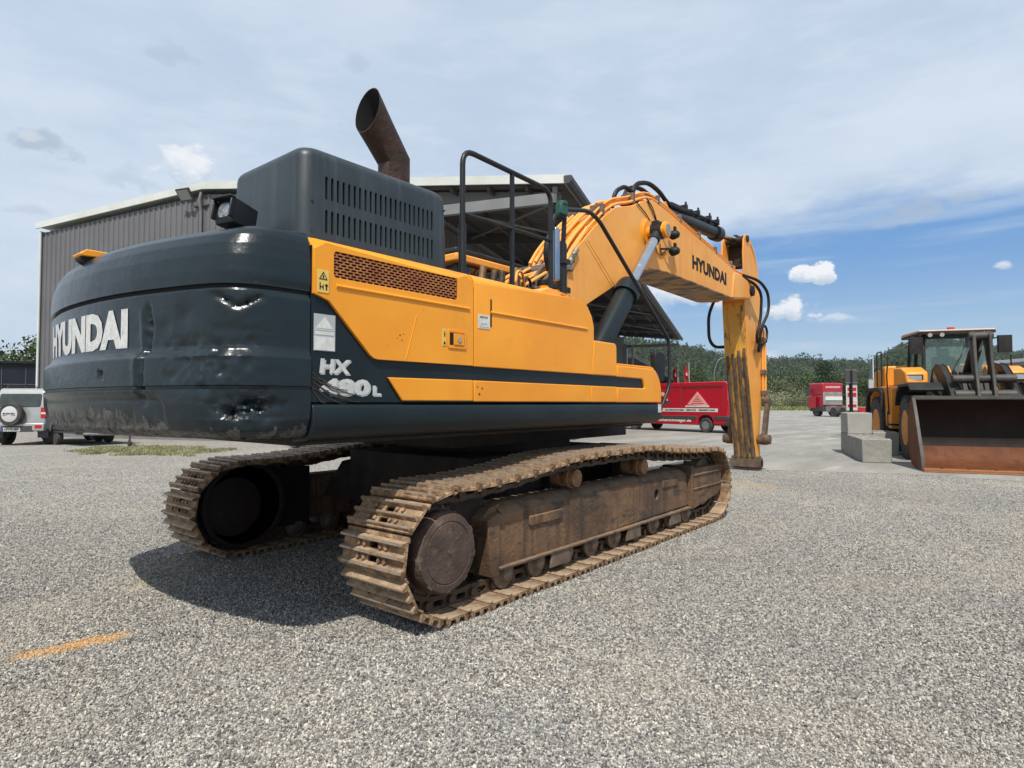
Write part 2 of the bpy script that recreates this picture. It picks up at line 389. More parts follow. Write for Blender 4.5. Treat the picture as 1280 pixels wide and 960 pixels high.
def dent(s, z):
    d = 0.
    n = lambda f, o=0: mnoise.noise(Vector((s*f, z*f, o)))
    d += .0022*n(2.2) + .0010*n(7, 3)
    crump = g(s, z, .36, 1.40, .16, .075)*1. + g(s, z, .55, 1.60, .20, .09)*.34 + g(s, z, .75, 1.70, .12, .07)*.26 + g(s, z, .40, 1.75, .2, .12)*.12
    rid = abs(n(13, 5)); rid2 = abs(n(27, 8))
    d += crump*(.010 + .085*rid + .050*rid2 + .03*abs(n(48, 21))) + .004*g(s, z, .45, 1.75, .30, .25)*abs(n(19, 31)) + .0035*g(s, z, .12, 1.62, .12, .12)*abs(n(36, 33))
    d += .030*g(s, z, .27, 1.395, .05, .03) + .022*g(s, z, .44, 1.375, .06, .02)
    for s0, z0, r, dp in ((.62, 1.62, .035, .014), (.52, 1.69, .03, .016), (.47, 1.60, .03, .012), (.71, 1.65, .05, .015), (.35, 1.62, .03, .010), (.58, 1.50, .03, .012), (.8, 1.56, .03, .008), (.32, 1.75, .025, .008), (.9, 1.83, .05, .006), (.75, 1.88, .06, .006)):
        d += 1.4*dp*g(s, z, s0, z0, r, r*.8)
    # crack down the rear face, gouge under the seam
    sc_ = 1.035 + .022*n(9, 11)
    d += .034*math.exp(-((s-sc_)/.020)**2)*float(np.interp(z, [1.40, 1.46, 1.9, 1.98], [0, 1, 1, 0]))*(.35+1.4*abs(n(17, 12))) - .008*math.exp(-((s-sc_-.045)/.02)**2)*float(np.interp(z, [1.46, 1.5, 1.9, 1.95], [0, 1, 1, 0]))
    zc = 1.975 - .055*max(0, 1-abs(s-.40)/.13)
    d += (.012+.035*abs(n(30, 41)))*math.exp(-((z-zc-.01*n(25, 6))/.016)**2)*float(np.interp(s, [.24, .29, .52, .58], [0, 1, 1, 0]))
    d -= .006*g(s, z, .40, 1.945, .1, .02)
    # scraped lower edge
    if z < 1.40: d += (1.40-z)*.26*abs(mnoise.noise(Vector((s*24+z*6, z*2.5, 15))))*float(np.interp(s, [.8, 1.1, 3.3, 3.6], [.1, 1, 1, .3]))
    if .62 < s-0 < S_TOT: d += 0
    # shallow framed recess low in the middle
    if 1.26 < z < 1.478 and .84 < s < S_TOT-.84:
        cx_, cz = .84+.10, 1.478-.10; sd = min(s, S_TOT-s); e = (sd-.84) if (sd > cx_ or z < cz) else .10-math.hypot(cx_-sd, z-cz)
        d += .024*max(0, min(1, e/.022, (1.478-z)/.022, (z-1.26)/.05))
    if abs(s-1.42) < .02 and 1.565 < z < 1.60: d += .02
    return d
def cw_surf(s, z, off=0.):
    p, n = plan_at(s); side = min(1, max(0, (min(s, S_TOT-s)-.05)/.55)); side = side*side*(3-2*side)
    ins = prof(z, side) + dent(s, z) - off
    q = p - n*ins; return (q.x, q.y, z)
def build_cw():
    zs = sorted(set([round(1.235+.0135*k, 4) for k in range(85)] + [p[0] for p in PROF])); zs = [z for z in zs if z <= 2.372]
    ss = sorted(set([round(S_TOT*k/250, 5) for k in range(251)]))
    b = MB(); b.use(M_cw); rows = [[cw_surf(s, z) for s in ss] for z in zs]; b.grid(rows)
    scr = mat('scraped_bare_steel', (.16, .15, .14), .45, .6, var=(30, (.07, .07, .07)), dirt=(18, .5, .65, (.02, .03, .035), (1, 1, .4)), bump=(30, .5)); b.use(scr); k = b.cur
    n = len(ss)-1
    for i in range(len(zs)-1):
        for j in range(n):
            s = ss[j]; z = zs[i]; t = mnoise.noise(Vector((s*16, z*5, 3)))*.07 + mnoise.noise(Vector((s*50, z*16, 1)))*.04
            lim = 1.30 + .07*max(0, math.sin((s-.9)/1.1*math.pi)) if .85 < s < 2.6 else 1.262
            if z < lim + t: b.mi[i*n+j] = k
            if g(s, z, .36, 1.385, .14, .05) > .35 and abs(mnoise.noise(Vector((s*40, z*40, 4)))) < .045: b.mi[i*n+j] = k
    b.use(M_void); kg = b.cur
    for i in range(len(zs)-1):
        if 2.017 < zs[i] < 2.033:
            for j in range(n): b.mi[i*n+j] = kg
    b.use(M_cw)
    top = rows[-1]; bot = rows[0]
    inner = [((x+3.0)*.5-3.0, y*.5, z+.02) for x, y, z in top]; b.grid([top, inner]); b.add(inner, [tuple(range(len(inner)))])
    b.add(bot, [tuple(range(len(bot)))])
    o = b.build('counterweight', M_cw, EXC, ang=50)
    h = MB(); h.cyl((-3.22, 0, 1.3), (-3.22, 0, 2.3), .02)
    return o
CW = build_cw()
# company lettering on the rear face, following its curve
S0 = S_TOT/2
vs_w = 1.37
lettering('lettering', 'HYUNDAI', M_white, CW, lambda x, y: cw_surf(S0 - vs_w/2 + (vs_w - x) if False else S0 + vs_w/2 - x, 1.727+y, .0035), width=vs_w, size=.222, bold=.062, space=1.02, cut=.03, shear=.04)
b = MB()
for s in (S0-.02,):
    p = Vector(cw_surf(S0+.06, 2.335)); 
    b.use(M_yel).prism([(-.10, .055), (-.06, .085), (.10, .085), (.115, .06), (.10, .045), (-.09, .04)], -.07, .07, 'y', T=Matrix.Translation((p.x+.02, p.y, p.z-.035)))
    b.use(M_black).prism([(-.09, .04), (.10, .045), (.09, .02), (.02, .01), (-.05, .0), (-.085, .02)], -.055, .055, 'y', T=Matrix.Translation((p.x+.02, p.y, p.z-.035)))
b.build('rear_camera_cover', M_yel, EXC, bev=.006)

# ---- chassis deck and sill
b = MB()
b.prism([(-1.47, 1.425), (-1.502, 1.41), (-1.51, 1.38), (-1.51, 1.30), (-1.49, 1.25), (-1.44, 1.215), (-1.30, 1.20), (-1.30, 1.425)], -3.212, 1.075, 'x')
b.build('side_sill', M_dark, EXC, bev=.006)
b = MB(); b.box(-3.2, 1.05, -1.30, 1.48, 1.18, 1.42); b.box(-3.45, -3.2, -1.3, 1.3, 1.22, 1.42); b.box(.2, 1.6, -.75, .75, 1.15, 1.9); b.box(-1.5, 1.4, -.9, .9, 1.05, 1.2)
b.build('chassis_deck', M_under, EXC, bev=.01)
b = MB(); b.box(-3.215, -.36, -1.485, -1.40, 1.43, 2.30); b.box(-.36, .13, -1.485, -1.0, 1.43, 1.97); b.box(.13, 1.05, -1.485, -1.0, 1.43, 1.60); b.box(.13, .90, -1.485, -1.0, 1.60, 1.76)
b.build('dark_side_panel', M_dark, EXC)
b = MB(); b.prism([(-3.20, 1.425), (-3.20, 2.30), (-.45, 2.30), (-.40, 1.425)], -1.38, 1.45); b.build('machinery_housing', M_under, EXC)
b = MB(); b.box(-2.0, -.5, -1.30, -.45, 2.302, 2.335)
for k in range(6): b.box(-1.9+.2*k, -1.82+.2*k, -1.1, -.5, 2.335, 2.39)
b.cyl((-1.7, -.8, 2.33), (-1.7, -.8, 2.43), .07); b.box(-1.5, -.9, -.95, -.6, 2.33, 2.42)
b.build('engine_deck', M_void, EXC, bev=.008)

# ---- hinged side doors
def round_top(me, zmin, w=.075):
    bm = bmesh.new(); bm.from_mesh(me)
    es = [e for e in bm.edges if all(v.co.z > zmin for v in e.verts) and abs(e.verts[0].co.y-e.verts[1].co.y) < 1e-5 and e.verts[0].co.y < -1.49 and abs(e.verts[0].co.x-e.verts[1].co.x) > .3]
    bmesh.ops.bevel(bm, geom=es, offset=w, segments=6, profile=.5, affect='EDGES'); bm.to_mesh(me); bm.free()
    me.polygons.foreach_set('use_smooth', [True]*len(me.polygons)); me.set_sharp_from_angle(angle=R(38)); me.update()
def panel(name, P, y0=-1.505, y1=-1.487, holes=(), top=None, bv=.006, m=None, label=None):
    b = MB(); b.prism(P, y0, y1, 'y', holes); o = b.build(name, m or M_yel, EXC, label=label)
    if top: round_top(o.data, top)
    bevel(o, bv, 3); return o
GR = rrect(-3.085, -2.085, 2.137, 2.287, .02)
d1 = panel('engine_door', [(-3.213, 2.03), (-3.17, 2.018), (-3.114, 2.0), (-2.83, 1.715), (-2.80, 1.695), (-2.76, 1.688), (-1.925, 1.690), (-1.925, 2.352), (-3.213, 2.352)], y1=-1.25, holes=[GR], top=2.34)
d2 = panel('pump_door', [(-1.912, 1.686), (-.352, 1.686), (-.300, 2.03), (-.303, 2.13), (-.34, 2.22), (-.41, 2.30), (-.50, 2.345), (-.60, 2.352), (-1.912, 2.352)], y1=-1.25, top=2.34)
panel('lower_door_strip', [(-2.690, 1.583), (-2.575, 1.440), (-1.925, 1.440), (-1.925, 1.587)])
panel('lower_door_strip', [(-1.912, 1.436), (-.358, 1.436), (-.356, 1.583), (-1.912, 1.586)])
panel('step_box', [(-.344, 1.684), (.114, 1.684), (.114, 1.965), (.10, 1.99), (.08, 2.0), (-.30, 2.0), (-.302, 1.96)], y1=-.9, bv=.01)
panel('lower_door_strip', [(-.346, 1.436), (.114, 1.436), (.114, 1.582), (-.346, 1.582)])
tb = panel('tool_box', [(.124, 1.79), (.88, 1.79), (.94, 1.775), (1.0, 1.73), (1.05, 1.66), (1.077, 1.58), (1.076, 1.432), (.124, 1.432), (.124, 1.578), (.700, 1.578), (.665, 1.655), (.635, 1.676), (.124, 1.68)], y1=-.9, bv=.01)
b = MB(); b.prism([(.16, 1.793), (.87, 1.793), (.93, 1.78), (.93, 1.80), (.87, 1.812), (.16, 1.812)], -1.49, -.92); b.build('lid', M_yel, tb, bev=.004)
# pressed swages
def bead(par, m, p0, p1, r=.007, y=-1.505):
    b = MB(); b.tube([(p0[0], y+.001, p0[1]), (p1[0], y+.001, p1[1])], r, 8); return b.build('swage', m, par)
bead(d1, M_yel, (-3.07, 2.09), (-1.97, 2.09), .012); bead(d2, M_yel, (-1.74, 2.092), (-.42, 2.092), .012)
bead(d1, M_yel, (-2.55, 1.70), (-2.46, 1.99), .004)
# grille: black backing paints the dark behind, perforated sheet inside the opening
b = MB(); b.box(-3.1, -2.07, -1.44, -1.42, 2.12, 2.30); b.build('grille_backing', M_void, d1)
b = MB(); x0, x1, z0, z1 = -3.087, -2.083, 2.135, 2.289; nr = 9; dz = (z1-z0)/nr; dx = .047
for r in range(nr+1): b.box(x0, x1, -1.502, -1.494, z0+dz*r-.0028, z0+dz*r+.0028)
for r in range(nr):
    x = x0 + (dx/2 if r % 2 else 0)
    while x < x1: b.box(x-.0055, x+.0055, -1.5015, -1.4945, z0+dz*r+.0028, z0+dz*(r+1)-.0028); x += dx
b.build('perforated_grille', M_mesh, d1)
# latch, slot, stickers, lettering
b = MB(); b.prism(rrect(-2.183, -2.004, 1.800, 1.926, .012), -1.512, -1.506, 'y', [rrect(-2.168, -2.02, 1.815, 1.911, .008)]); b.box(-2.168, -2.02, -1.5075, -1.506, 1.815, 1.911)
b.box(-2.125, -2.03, -1.517, -1.508, 1.825, 1.90); b.use(M_void).box(-2.162, -2.128, -1.509, -1.5076, 1.822, 1.905)
lt = b.build('door_latch', M_yel, d1); lt.data.materials.clear(); lt.data.materials.append(M_yel); lt.data.materials.append(M_void)
lt.data.polygons.foreach_set('material_index', [0]*(len(lt.data.polygons)-6)+[1]*6); bevel(lt, .002)
b = MB(); b.cyl((-2.08, -1.516, 1.862), (-2.08, -1.523, 1.862), .017); b.build('lock', M_chrome, lt)
b = MB(); b.prism(rrect(-1.742, -1.730, 1.985, 2.19, .005), -1.509, -1.504); b.build('hinge_slot', M_void, d2)
def card(name, x0, x1, z0, z1, m, par, y=-1.5075, marks=(), label=None):
    b = MB(); b.use(m).box(x0, x1, y, y+.003, z0, z1)
    for mm, P in marks: b.use(mm).prism(P, y-.0015, y)
    return b.build(name, m, par, label=label)
tri = lambda cx, z, w, h: [(cx-w/2, z), (cx+w/2, z), (cx, z+h)]
def ringtri(cx, z, w, h, t=.2): return [(cx-w/2, z), (cx+w/2, z), (cx, z+h)]
b = MB(); b.use(M_stickyel).box(-3.193, -3.120, -1.5085, -1.5055, 2.040, 2.166)
b.use(M_void).prism([(-3.184, 2.112), (-3.129, 2.112), (-3.1565, 2.158)], -1.510, -1.5085, 'y', [[(-3.176, 2.117), (-3.137, 2.117), (-3.1565, 2.149)]])
b.prism([(-3.160, 2.118), (-3.153, 2.118), (-3.153, 2.136), (-3.160, 2.136)], -1.510, -1.5085)
b.box(-3.180, -3.174, -1.510, -1.5085, 2.055, 2.095).box(-3.174, -3.160, -1.510, -1.5085, 2.068, 2.074).box(-3.160, -3.155, -1.510, -1.5085, 2.055, 2.085).box(-3.140, -3.132, -1.510, -1.5085, 2.055, 2.090).box(-3.146, -3.126, -1.510, -1.5085, 2.078, 2.084)
b.build('warning_sticker', M_stickyel, d1)
b = MB(); b.use(M_stickyel).box(-2.230, -2.196, -1.5085, -1.5055, 1.812, 1.925)
b.use(M_void).prism(tri(-2.213, 1.822, .022, .025), -1.51, -1.5085).prism(circ(-2.213, 1.878, .006, 8), -1.51, -1.5085).box(-2.222, -2.204, -1.51, -1.5085, 1.888, 1.893).box(-2.216, -2.210, -1.51, -1.5085, 1.893, 1.912)
b.build('warning_sticker', M_stickyel, d1)
b = MB(); b.use(M_offwhite).box(-1.876, -1.752, -1.5085, -1.5055, 1.964, 2.064); b.use(M_stickgrey).box(-1.866, -1.762, -1.51, -1.5085, 1.974, 1.978)
b.prism([(-1.862, 1.985), (-1.84, 2.01), (-1.82, 1.999), (-1.80, 2.012), (-1.775, 1.985), (-1.80, 1.999), (-1.82, 1.988), (-1.84, 1.998)], -1.51, -1.5085)
b.build('service_sticker', M_offwhite, d2)
lettering('sticker_lettering', 'MASTER', M_void, d2, lambda x, y: (-1.858+x, -1.510, 2.040+y), width=.085, size=.013, bold=.02)
b = MB(); b.use(M_stickgrey).box(-3.200, -3.062, -1.489, -1.4865, 1.716, 1.922); b.use(M_offwhite).box(-3.196, -3.066, -1.4905, -1.489, 1.720, 1.795)
b.prism([(-3.186, 1.842), (-3.076, 1.842), (-3.131, 1.908)], -1.4905, -1.489); b.box(-3.190, -3.072, -1.4905, -1.489, 1.832, 1.838); b.box(-3.190, -3.072, -1.4905, -1.489, 1.806, 1.826)
b.build('dealer_sticker', M_stickgrey, EXC)
b = MB(); b.use(M_offwhite).box(.985, 1.055, -1.5135, -1.5105, 1.325, 1.412); b.use(M_stickyel).box(.992, 1.048, -1.515, -1.5135, 1.395, 1.407); b.use(M_stickgrey).box(1.0, 1.03, -1.515, -1.5135, 1.34, 1.36)
b.build('sill_sticker', M_offwhite, EXC)
pl = lambda x0, z0, y=-1.4885: (lambda x, y_: (x0+x, y, z0+y_))
lettering('model_lettering', 'HX', M_white, EXC, pl(-3.163, 1.592), width=.205, size=.082, bold=.045, shear=.08)
lettering('model_lettering', '480', M_white, EXC, pl(-3.160, 1.470), width=.345, size=.095, bold=.05, shear=.05)
lettering('model_lettering', 'L', M_white, EXC, pl(-2.795, 1.470), width=.062, size=.060, bold=.05)
lettering('lettering_outline', 'HX', M_stickgrey, EXC, pl(-3.155, 1.584, -1.4872), width=.205, size=.082, bold=.06, shear=.08)  # printed grey outline behind the white model lettering
lettering('lettering_outline', '480', M_stickgrey, EXC, pl(-3.151, 1.462, -1.4872), width=.345, size=.095, bold=.065, shear=.05)
lettering('lettering_outline', 'L', M_stickgrey, EXC, pl(-2.787, 1.463, -1.4872), width=.062, size=.060, bold=.065)
b = MB()   # long scrape over the model number
for k in range(9):
    x = -3.21; z = 1.60-.012*k; L = .10+.34*rng.random(); pts = []
    for i in range(9): t = i/8; pts.append((x+L*t, -1.4896, z-.16*t*(1-.4*t)+.006*rng.uniform(-1, 1)))
    b.tube(pts, [.0012+.004*math.sin(math.pi*min(1, i/8+.1))*rng.random() for i in range(9)], 5)
b.build('scrape_marks', mat('scrape_brown', (.06, .045, .035), .7), EXC)
b = MB(); 
for (x, z, r) in ((-2.60, 1.85, .006), (-2.57, 1.86, .004), (-2.62, 1.83, .004), (-2.585, 1.82, .005), (-2.70, 1.78, .003), (-1.86, 1.49, .012), (-1.83, 1.53, .009), (-1.88, 1.54, .007), (-1.2, 2.15, .004), (-.9, 1.75, .004), (-2.4, 2.03, .003), (-1.5, 1.9, .003)):
    b.prism([(x+r*rng.uniform(.6, 1.2)*math.cos(a), z+r*rng.uniform(.6, 1.2)*math.sin(a)) for a in [k*math.pi/4 for k in range(8)]], -1.5062, -1.504)
each(b, 'paint_chip', mat('chip_brown', (.10, .05, .02), .8), EXC)

# ---- tall engine hood with two rows of slots
def build_hood():
    x0, x1, y0, y1, zb = -3.205, -2.005, -1.355, -.52, 2.335
    b = MB(); b.use(M_hood)
    def ring(ins, z, r=.085):
        pts = rrect(x0+ins, x1-ins, y0+ins, y1-ins, r, 6); lean = (z-zb)*.03
        return [(p[0]+lean*(-1 if p[0] > -2.6 else .6), p[1]+lean*.5*(1 if p[1] < -.9 else -1), z) for p in pts]
    levels = [(0, zb), (0, 2.86)] + [(.075*(1-math.cos(a)), 2.86+.075*math.sin(a)) for a in [R(15*k) for k in range(1, 7)]]
    rows = [ring(*l) for l in levels]; n = len(rows[0])
    # right wall between corners is cut for the slots
    flat = None
    for i in range(n):
        p, q = rows[0][i], rows[0][(i+1) % n]
        if abs(p[1]-q[1]) < 1e-6 and p[1] < -1.3 and abs(p[0]-q[0]) > .5: flat = i
    base = len(b.v); b.v += [p for r in rows for p in r]
    for i in range(len(rows)-1):
        for k in range(n):
            if i == 0 and k == flat: continue
            j = (k+1) % n; b.f.append((base+i*n+k, base+i*n+j, base+(i+1)*n+j, base+(i+1)*n+k)); b.mi.append(b.cur)
    b.f.append(tuple(base+(len(rows)-1)*n+k for k in range(n))); b.mi.append(b.cur)
    A, B, C_, D = rows[0][flat], rows[0][(flat+1) % n], rows[1][(flat+1) % n], rows[1][flat]
    holes = []
    for k in range(22):
        x = -3.035+.0405*k
        holes.append(rrect(x-.0085, x+.0085, 2.625, 2.765, .008, 2)); 
        holes.append(rrect(x-.0085, x+.0085, 2.425, 2.565, .008, 2))
    outer = [(A[0], A[2]), (B[0], B[2]), (C_[0], C_[2]), (D[0], D[2])]
    yy = lambda z: A[1] + (D[1]-A[1])*(z-zb)/(2.86-zb)
    loops = [outer]+holes; tri_ = tessellate_polygon([[Vector((p[0], p[1], 0)) for p in l] for l in loops]); fl = [p for l in loops for p in l]
    b.add([(p[0], yy(p[1]), p[1]) for p in fl], tri_)
    for h in holes:
        m = len(h); b.add([(p[0], yy(p[1]), p[1]) for p in h]+[(p[0], yy(p[1])+.012, p[1]) for p in h], [(i, (i+1) % m, (i+1) % m+m, i+m) for i in range(m)])
    o = b.build('engine_hood', M_hood, EXC, ang=30)
    bm = bmesh.new(); bm.from_mesh(o.data); bmesh.ops.remove_doubles(bm, verts=bm.verts, dist=1e-5); bmesh.ops.recalc_face_normals(bm, faces=bm.faces); bm.to_mesh(o.data); bm.free(); o.data.set_sharp_from_angle(angle=R(30))
    b = MB(); b.box(-3.12, -2.1, -1.28, -1.26, 2.36, 2.84)
    b.build('slot_backing', M_void, o)
    b = MB()
    for p in ((-3.13, -1.357, 2.60), (-3.13, -1.355, 2.42), (-2.06, -1.35, 2.80), (-2.06, -1.355, 2.40)): b.cyl(p, (p[0], p[1]+.02, p[2]), .007, seg=8)
    each(b, 'hood_bolt', M_hood, o)
build_hood()
b = MB(); b.prism([(-3.15, 2.335), (-3.10, 2.50), (-2.85, 2.62), (-2.0, 2.62), (-1.95, 2.335)], -.47, 1.40); b.build('left_engine_cover', M_hood, EXC, bev=.04, seg=3)
b = MB(); b.tube([(-3.08, -.52, 2.36), (-3.26, -.75, 2.40), (-3.30, -1.0, 2.375), (-3.24, -1.3, 2.36)], .012); b.build('lamp_cable', M_black, EXC)

# ---- exhaust
b = MB(); ax = Vector((-.425, .0, .52)).normalized(); c0 = Vector((-2.15, -.90, 3.235)); r = .118
bot = []; SEG = 28
ring0 = [(c0.x+r*math.cos(2*math.pi*k/SEG), c0.y+r*math.sin(2*math.pi*k/SEG), 2.90) for k in range(SEG)]
nb = (Vector((0, 0, 1))+ax).normalized()
def hit(base, dr, pc, n): t = (pc-base).dot(n)/dr.dot(n); return base+dr*t
ring1 = [hit(Vector(p), Vector((0, 0, 1)), c0, nb) for p in ring0]
cutn = Vector((-.985, -.02, .18)).normalized(); cutc = Vector((-2.405, -.90, 3.50))
ring2 = [hit(Vector(p), ax, cutc, cutn) for p in ring1]
cf = sum(ring2, Vector())/len(ring2); ring2 = [cf+(p-cf)*1.13 for p in ring2]; rmid = [a_.lerp(b_, .55) for a_, b_ in zip(ring1, ring2)]; cm = sum(rmid, Vector())/len(rmid); rmid = [cm+(p-cm)*.985 for p in rmid]
b.use(M_pipe); b.grid([[tuple(p) for p in rr] for rr in (ring0, ring1, rmid, ring2)], closed=True)
b.use(M_void)
ins = lambda rr, cc, k: [tuple(cc + (Vector(p)-cc)*k) for p in rr]
cen = lambda rr: sum((Vector(p) for p in rr), Vector())/len(rr)
b.use(M_pipe).grid([[tuple(p) for p in ring2], ins(ring2, cen(ring2), .96)], closed=True)
b.use(M_void).grid([ins(ring2, cen(ring2), .96), ins(ring1, cen(ring1), .93), ins(ring0, cen(ring0), .93)], closed=True)
ex = b.build('exhaust_pipe', M_pipe, EXC, ang=30)
b = MB(); b.lathe([(.125, 2.93), (.16, 2.935), (.16, 2.955), (.122, 2.965)], 28, 'z', (c0.x, c0.y, 0)); b.build('exhaust_collar', M_hood, ex)

# ---- work lamp on the counterweight
b = MB(); T = Matrix.Translation((-3.40, -1.01, 2.50)) @ Matrix.Rotation(R(14), 4, 'Z') @ Matrix.Rotation(R(10), 4, 'Y') @ Matrix.Diagonal((.86, .86, .86, 1))
b.prism([(-.10, .085), (.09, .075), (.09, -.075), (-.085, -.085), (-.105, -.05)], -.085, .085, 'y', T=T)
b.box(-.150, -.10, -.088, .088, .070, .088, T=T); b.box(-.135, -.10, -.088, -.074, -.06, .07, T=T); b.box(-.135, -.10, .074, .088, -.06, .07, T=T)
wl = b.build('work_lamp', M_blkpaint, EXC, bev=.012)
b = MB(); b.prism(rrect(-.052, .052, -.048, .052, .03), -.108, -.101, 'x', T=T)
b.build('lamp_lens', mat('lamp_lens', (.42, .43, .45), .15, .5, var=(40, (.10, .10, .11))), wl)
b = MB(); b.box(-.02, .02, -.05, .05, -.15, -.07, T=T); b.build('lamp_bracket', M_blkpaint, wl)

# ---- handrails
b = MB(); yr = -1.36
def arc_path(pts, r=.08, n=5):
    out = [Vector(pts[0])]
    for i in range(1, len(pts)-1):
        a, p, c = Vector(pts[i-1]), Vector(pts[i]), Vector(pts[i+1]); d1 = (a-p).normalized(); d2 = (c-p).normalized()
        rr = min(r, (a-p).length*.45, (c-p).length*.45); s = p+d1*rr; e = p+d2*rr
        for k in range(n+1): t = k/n; out.append(s*(1-t)**2+p*2*t*(1-t)+e*t*t)
    out.append(Vector(pts[-1])); return out
b.tube(arc_path([(-1.888, yr, 2.33), (-1.888, yr, 3.30), (-.775, yr, 3.285), (-.775, yr, 2.33)], .12), .021, 10)
b.tube([(-1.888, yr, 2.82), (-.78, yr, 2.845)], .017, 8); b.box(-1.325, -1.297, yr-.014, yr+.014, 2.33, 3.29)
b.tube([(-1.888, yr, 2.34), (-1.888, yr, 2.74)], .029, 10)
hr = b.build('handrail', M_blkpaint, EXC)
b = MB(); b.tube(arc_path([(-.64, yr, 3.10), (-.60, yr, 3.165), (-.155, yr, 3.262), (.035, yr, 3.215), (1.425, -1.44, 2.14), (1.385, -1.46, 1.62), (1.20, -1.44, 1.36), (1.05, -1.42, 1.34)], .10), .0205, 10)
b.build('handrail', M_blkpaint, EXC)
b = MB(); b.tube([(-.555, yr+.02, 2.30), (-.555, yr+.02, 2.86)], .033, 10); b.tube([(-.555, yr+.02, 2.86), (-.56, yr, 3.12)], .022, 10); b.tube(arc_path([(-.56, yr, 3.1), (-.72, yr, 3.10), (-.76, yr, 2.96)], .1), .02, 8)
b.box(-.60, -.51, yr-.03, yr+.05, 2.68, 2.72); b.build('mirror_post', M_blkpaint, EXC)
b = MB(); b.box(-.66, -.55, yr-.035, yr+.035, 3.11, 3.21); b.cyl((-.60, yr, 3.2), (-.60, yr, 3.235), .05, seg=12); b.build('clamp', mat('green_clamp', (.015, .075, .055), .5), EXC, bev=.01)
b = MB(); b.box(-.735, -.665, yr-.03, yr+.03, 2.50, 2.98); mr = b.build('side_mirror', mat('mirror_back_grey', (.30, .36, .44), .15, .8), EXC, bev=.02, seg=3)
b = MB(); b.prism(rrect(.99, 1.21, 1.66, 1.99, .05), -1.49, -1.42); fm = b.build('front_mirror', M_black, EXC, bev=.015)
b = MB(); b.tube([(1.02, -1.45, 1.98), (1.10, -1.45, 2.01), (1.42, -1.45, 2.02)], .008, 6); b.build('mirror_arm', M_blkpaint, fm)

# ---- cab (left of the boom)
b = MB(); b.box(.0, 1.95, .48, 1.45, 1.42, 2.25); b.box(-.02, .10, .50, .62, 2.25, 3.08); b.box(1.82, 1.92, .50, .60, 2.25, 3.08); b.box(.85, .95, .50, .56, 2.25, 3.08)
b.box(0, .12, 1.33, 1.45, 2.25, 3.08); b.box(1.82, 1.92, 1.35, 1.45, 2.25, 3.08)
cb = b.build('cab', M_blkpaint, EXC, bev=.02)
b = MB(); b.box(.02, 1.90, .515, .53, 2.25, 3.08); b.box(.03, .05, .6, 1.35, 2.25, 3.08); b.build('cab_glass', M_glass, cb)
b = MB(); b.box(-.12, 2.05, .43, 1.52, 3.06, 3.155); b.build('roof_band', M_yelworn, cb, bev=.02)
b = MB(); b.box(-.11, 2.03, .45, 1.50, 3.155, 3.225); b.build('roof', M_blkpaint, cb, bev=.02)

# ---- boom
BO = [(.20, 1.72), (.60, 2.22), (1.51, 2.70), (2.10, 2.985), (2.546, 3.197), (2.80, 3.30), (3.05, 3.375), (3.35, 3.43), (3.724, 3.447), (6.581, 3.414), (6.75, 3.43), (7.60, 3.545), (7.74, 3.60), (7.83, 3.70), (7.84, 3.80), (7.75, 3.87), (6.886, 3.969),
      (5.552, 4.173), (3.931, 4.399), (3.60, 4.44), (3.293, 4.466), (3.0, 4.385), (2.636, 4.221), (2.189, 4.091), (1.91, 3.916), (1.62, 3.69), (1.393, 3.493), (1.18, 3.32), (1.038, 3.10), (.96, 2.834), (.80, 2.45), (.18, 2.02), (.08, 1.86)]
boom = empty('boom'); boom.parent = EXC
BI = offset_poly(BO, .022)
bm_ = MB(); bm_.use(M_yel).prism(BI, -.31, .31)
bm_.use(M_yelworn).prism(BO, -.332, -.308).prism(BO, .308, .332)
bm_.use(M_bunder).prism([(3.20, 3.40), (3.724, 3.446), (6.55, 3.414), (6.7, 3.428), (6.7, 3.445), (3.7, 3.47), (3.1, 3.41)], -.345, .345)
me = bm_.mesh('boom', M_yel); bpy.data.objects.remove(boom); boom = inst('boom', me, EXC); bevel(boom, .006)
b = MB()
for p0, p1 in (((1.40, 3.46), (2.07, 2.98)), ((1.46, 3.49), (2.13, 3.01)), ((1.06, 3.05), (1.12, 2.55)), ((3.95, 4.36), (4.02, 3.48))):
    b.tube([(p0[0], -.332, p0[1]), (p1[0], -.332, p1[1])], .005, 6)
each(b, 'weld_seam', M_yelworn, boom)
b = MB(); b.prism(offset_poly([(6.55, 3.44), (7.60, 3.56), (7.80, 3.74), (7.72, 3.86), (6.95, 3.95), (6.70, 3.93)], .0), -.352, -.330); b.build('end_plate', M_yelworn, boom, bev=.008)
b = MB(); b.lathe([(.10, -.40), (.105, -.395), (.105, .395), (.10, .40)], 28, 'y', (7.66, 0, 3.715)); b.use(M_void).lathe([(.062, -.404), (.062, .404)], 20, 'y', (7.66, 0, 3.715)); b.build('tip_pin', M_yel, boom)
b = MB(); b.lathe([(.18, -.36), (.18, -.345), (.22, -.335), (.22, -.33)], 28, 'y', (3.11, 0, 3.93)); b.lathe([(.10, -.66), (.115, -.65), (.115, -.60)], 28, 'y', (3.11, 0, 3.93)); b.cyl((3.11, -.6, 3.93), (3.11, .6, 3.93), .085)
b.build('cylinder_pin', M_yel, boom)
b = MB(); b.lathe([(.08, -.665), (.08, -.66)], 24, 'y', (3.11, 0, 3.93)); b.build('pin_cap', mat('pin_cap_grey', (.35, .33, .30), .4, .6), boom)
lettering('lettering', 'HYUNDAI', M_void, boom, lambda x, y: (4.735+x, -.3345, 3.682-.034*x+y), width=1.575, size=.236, bold=.055, space=1.02)
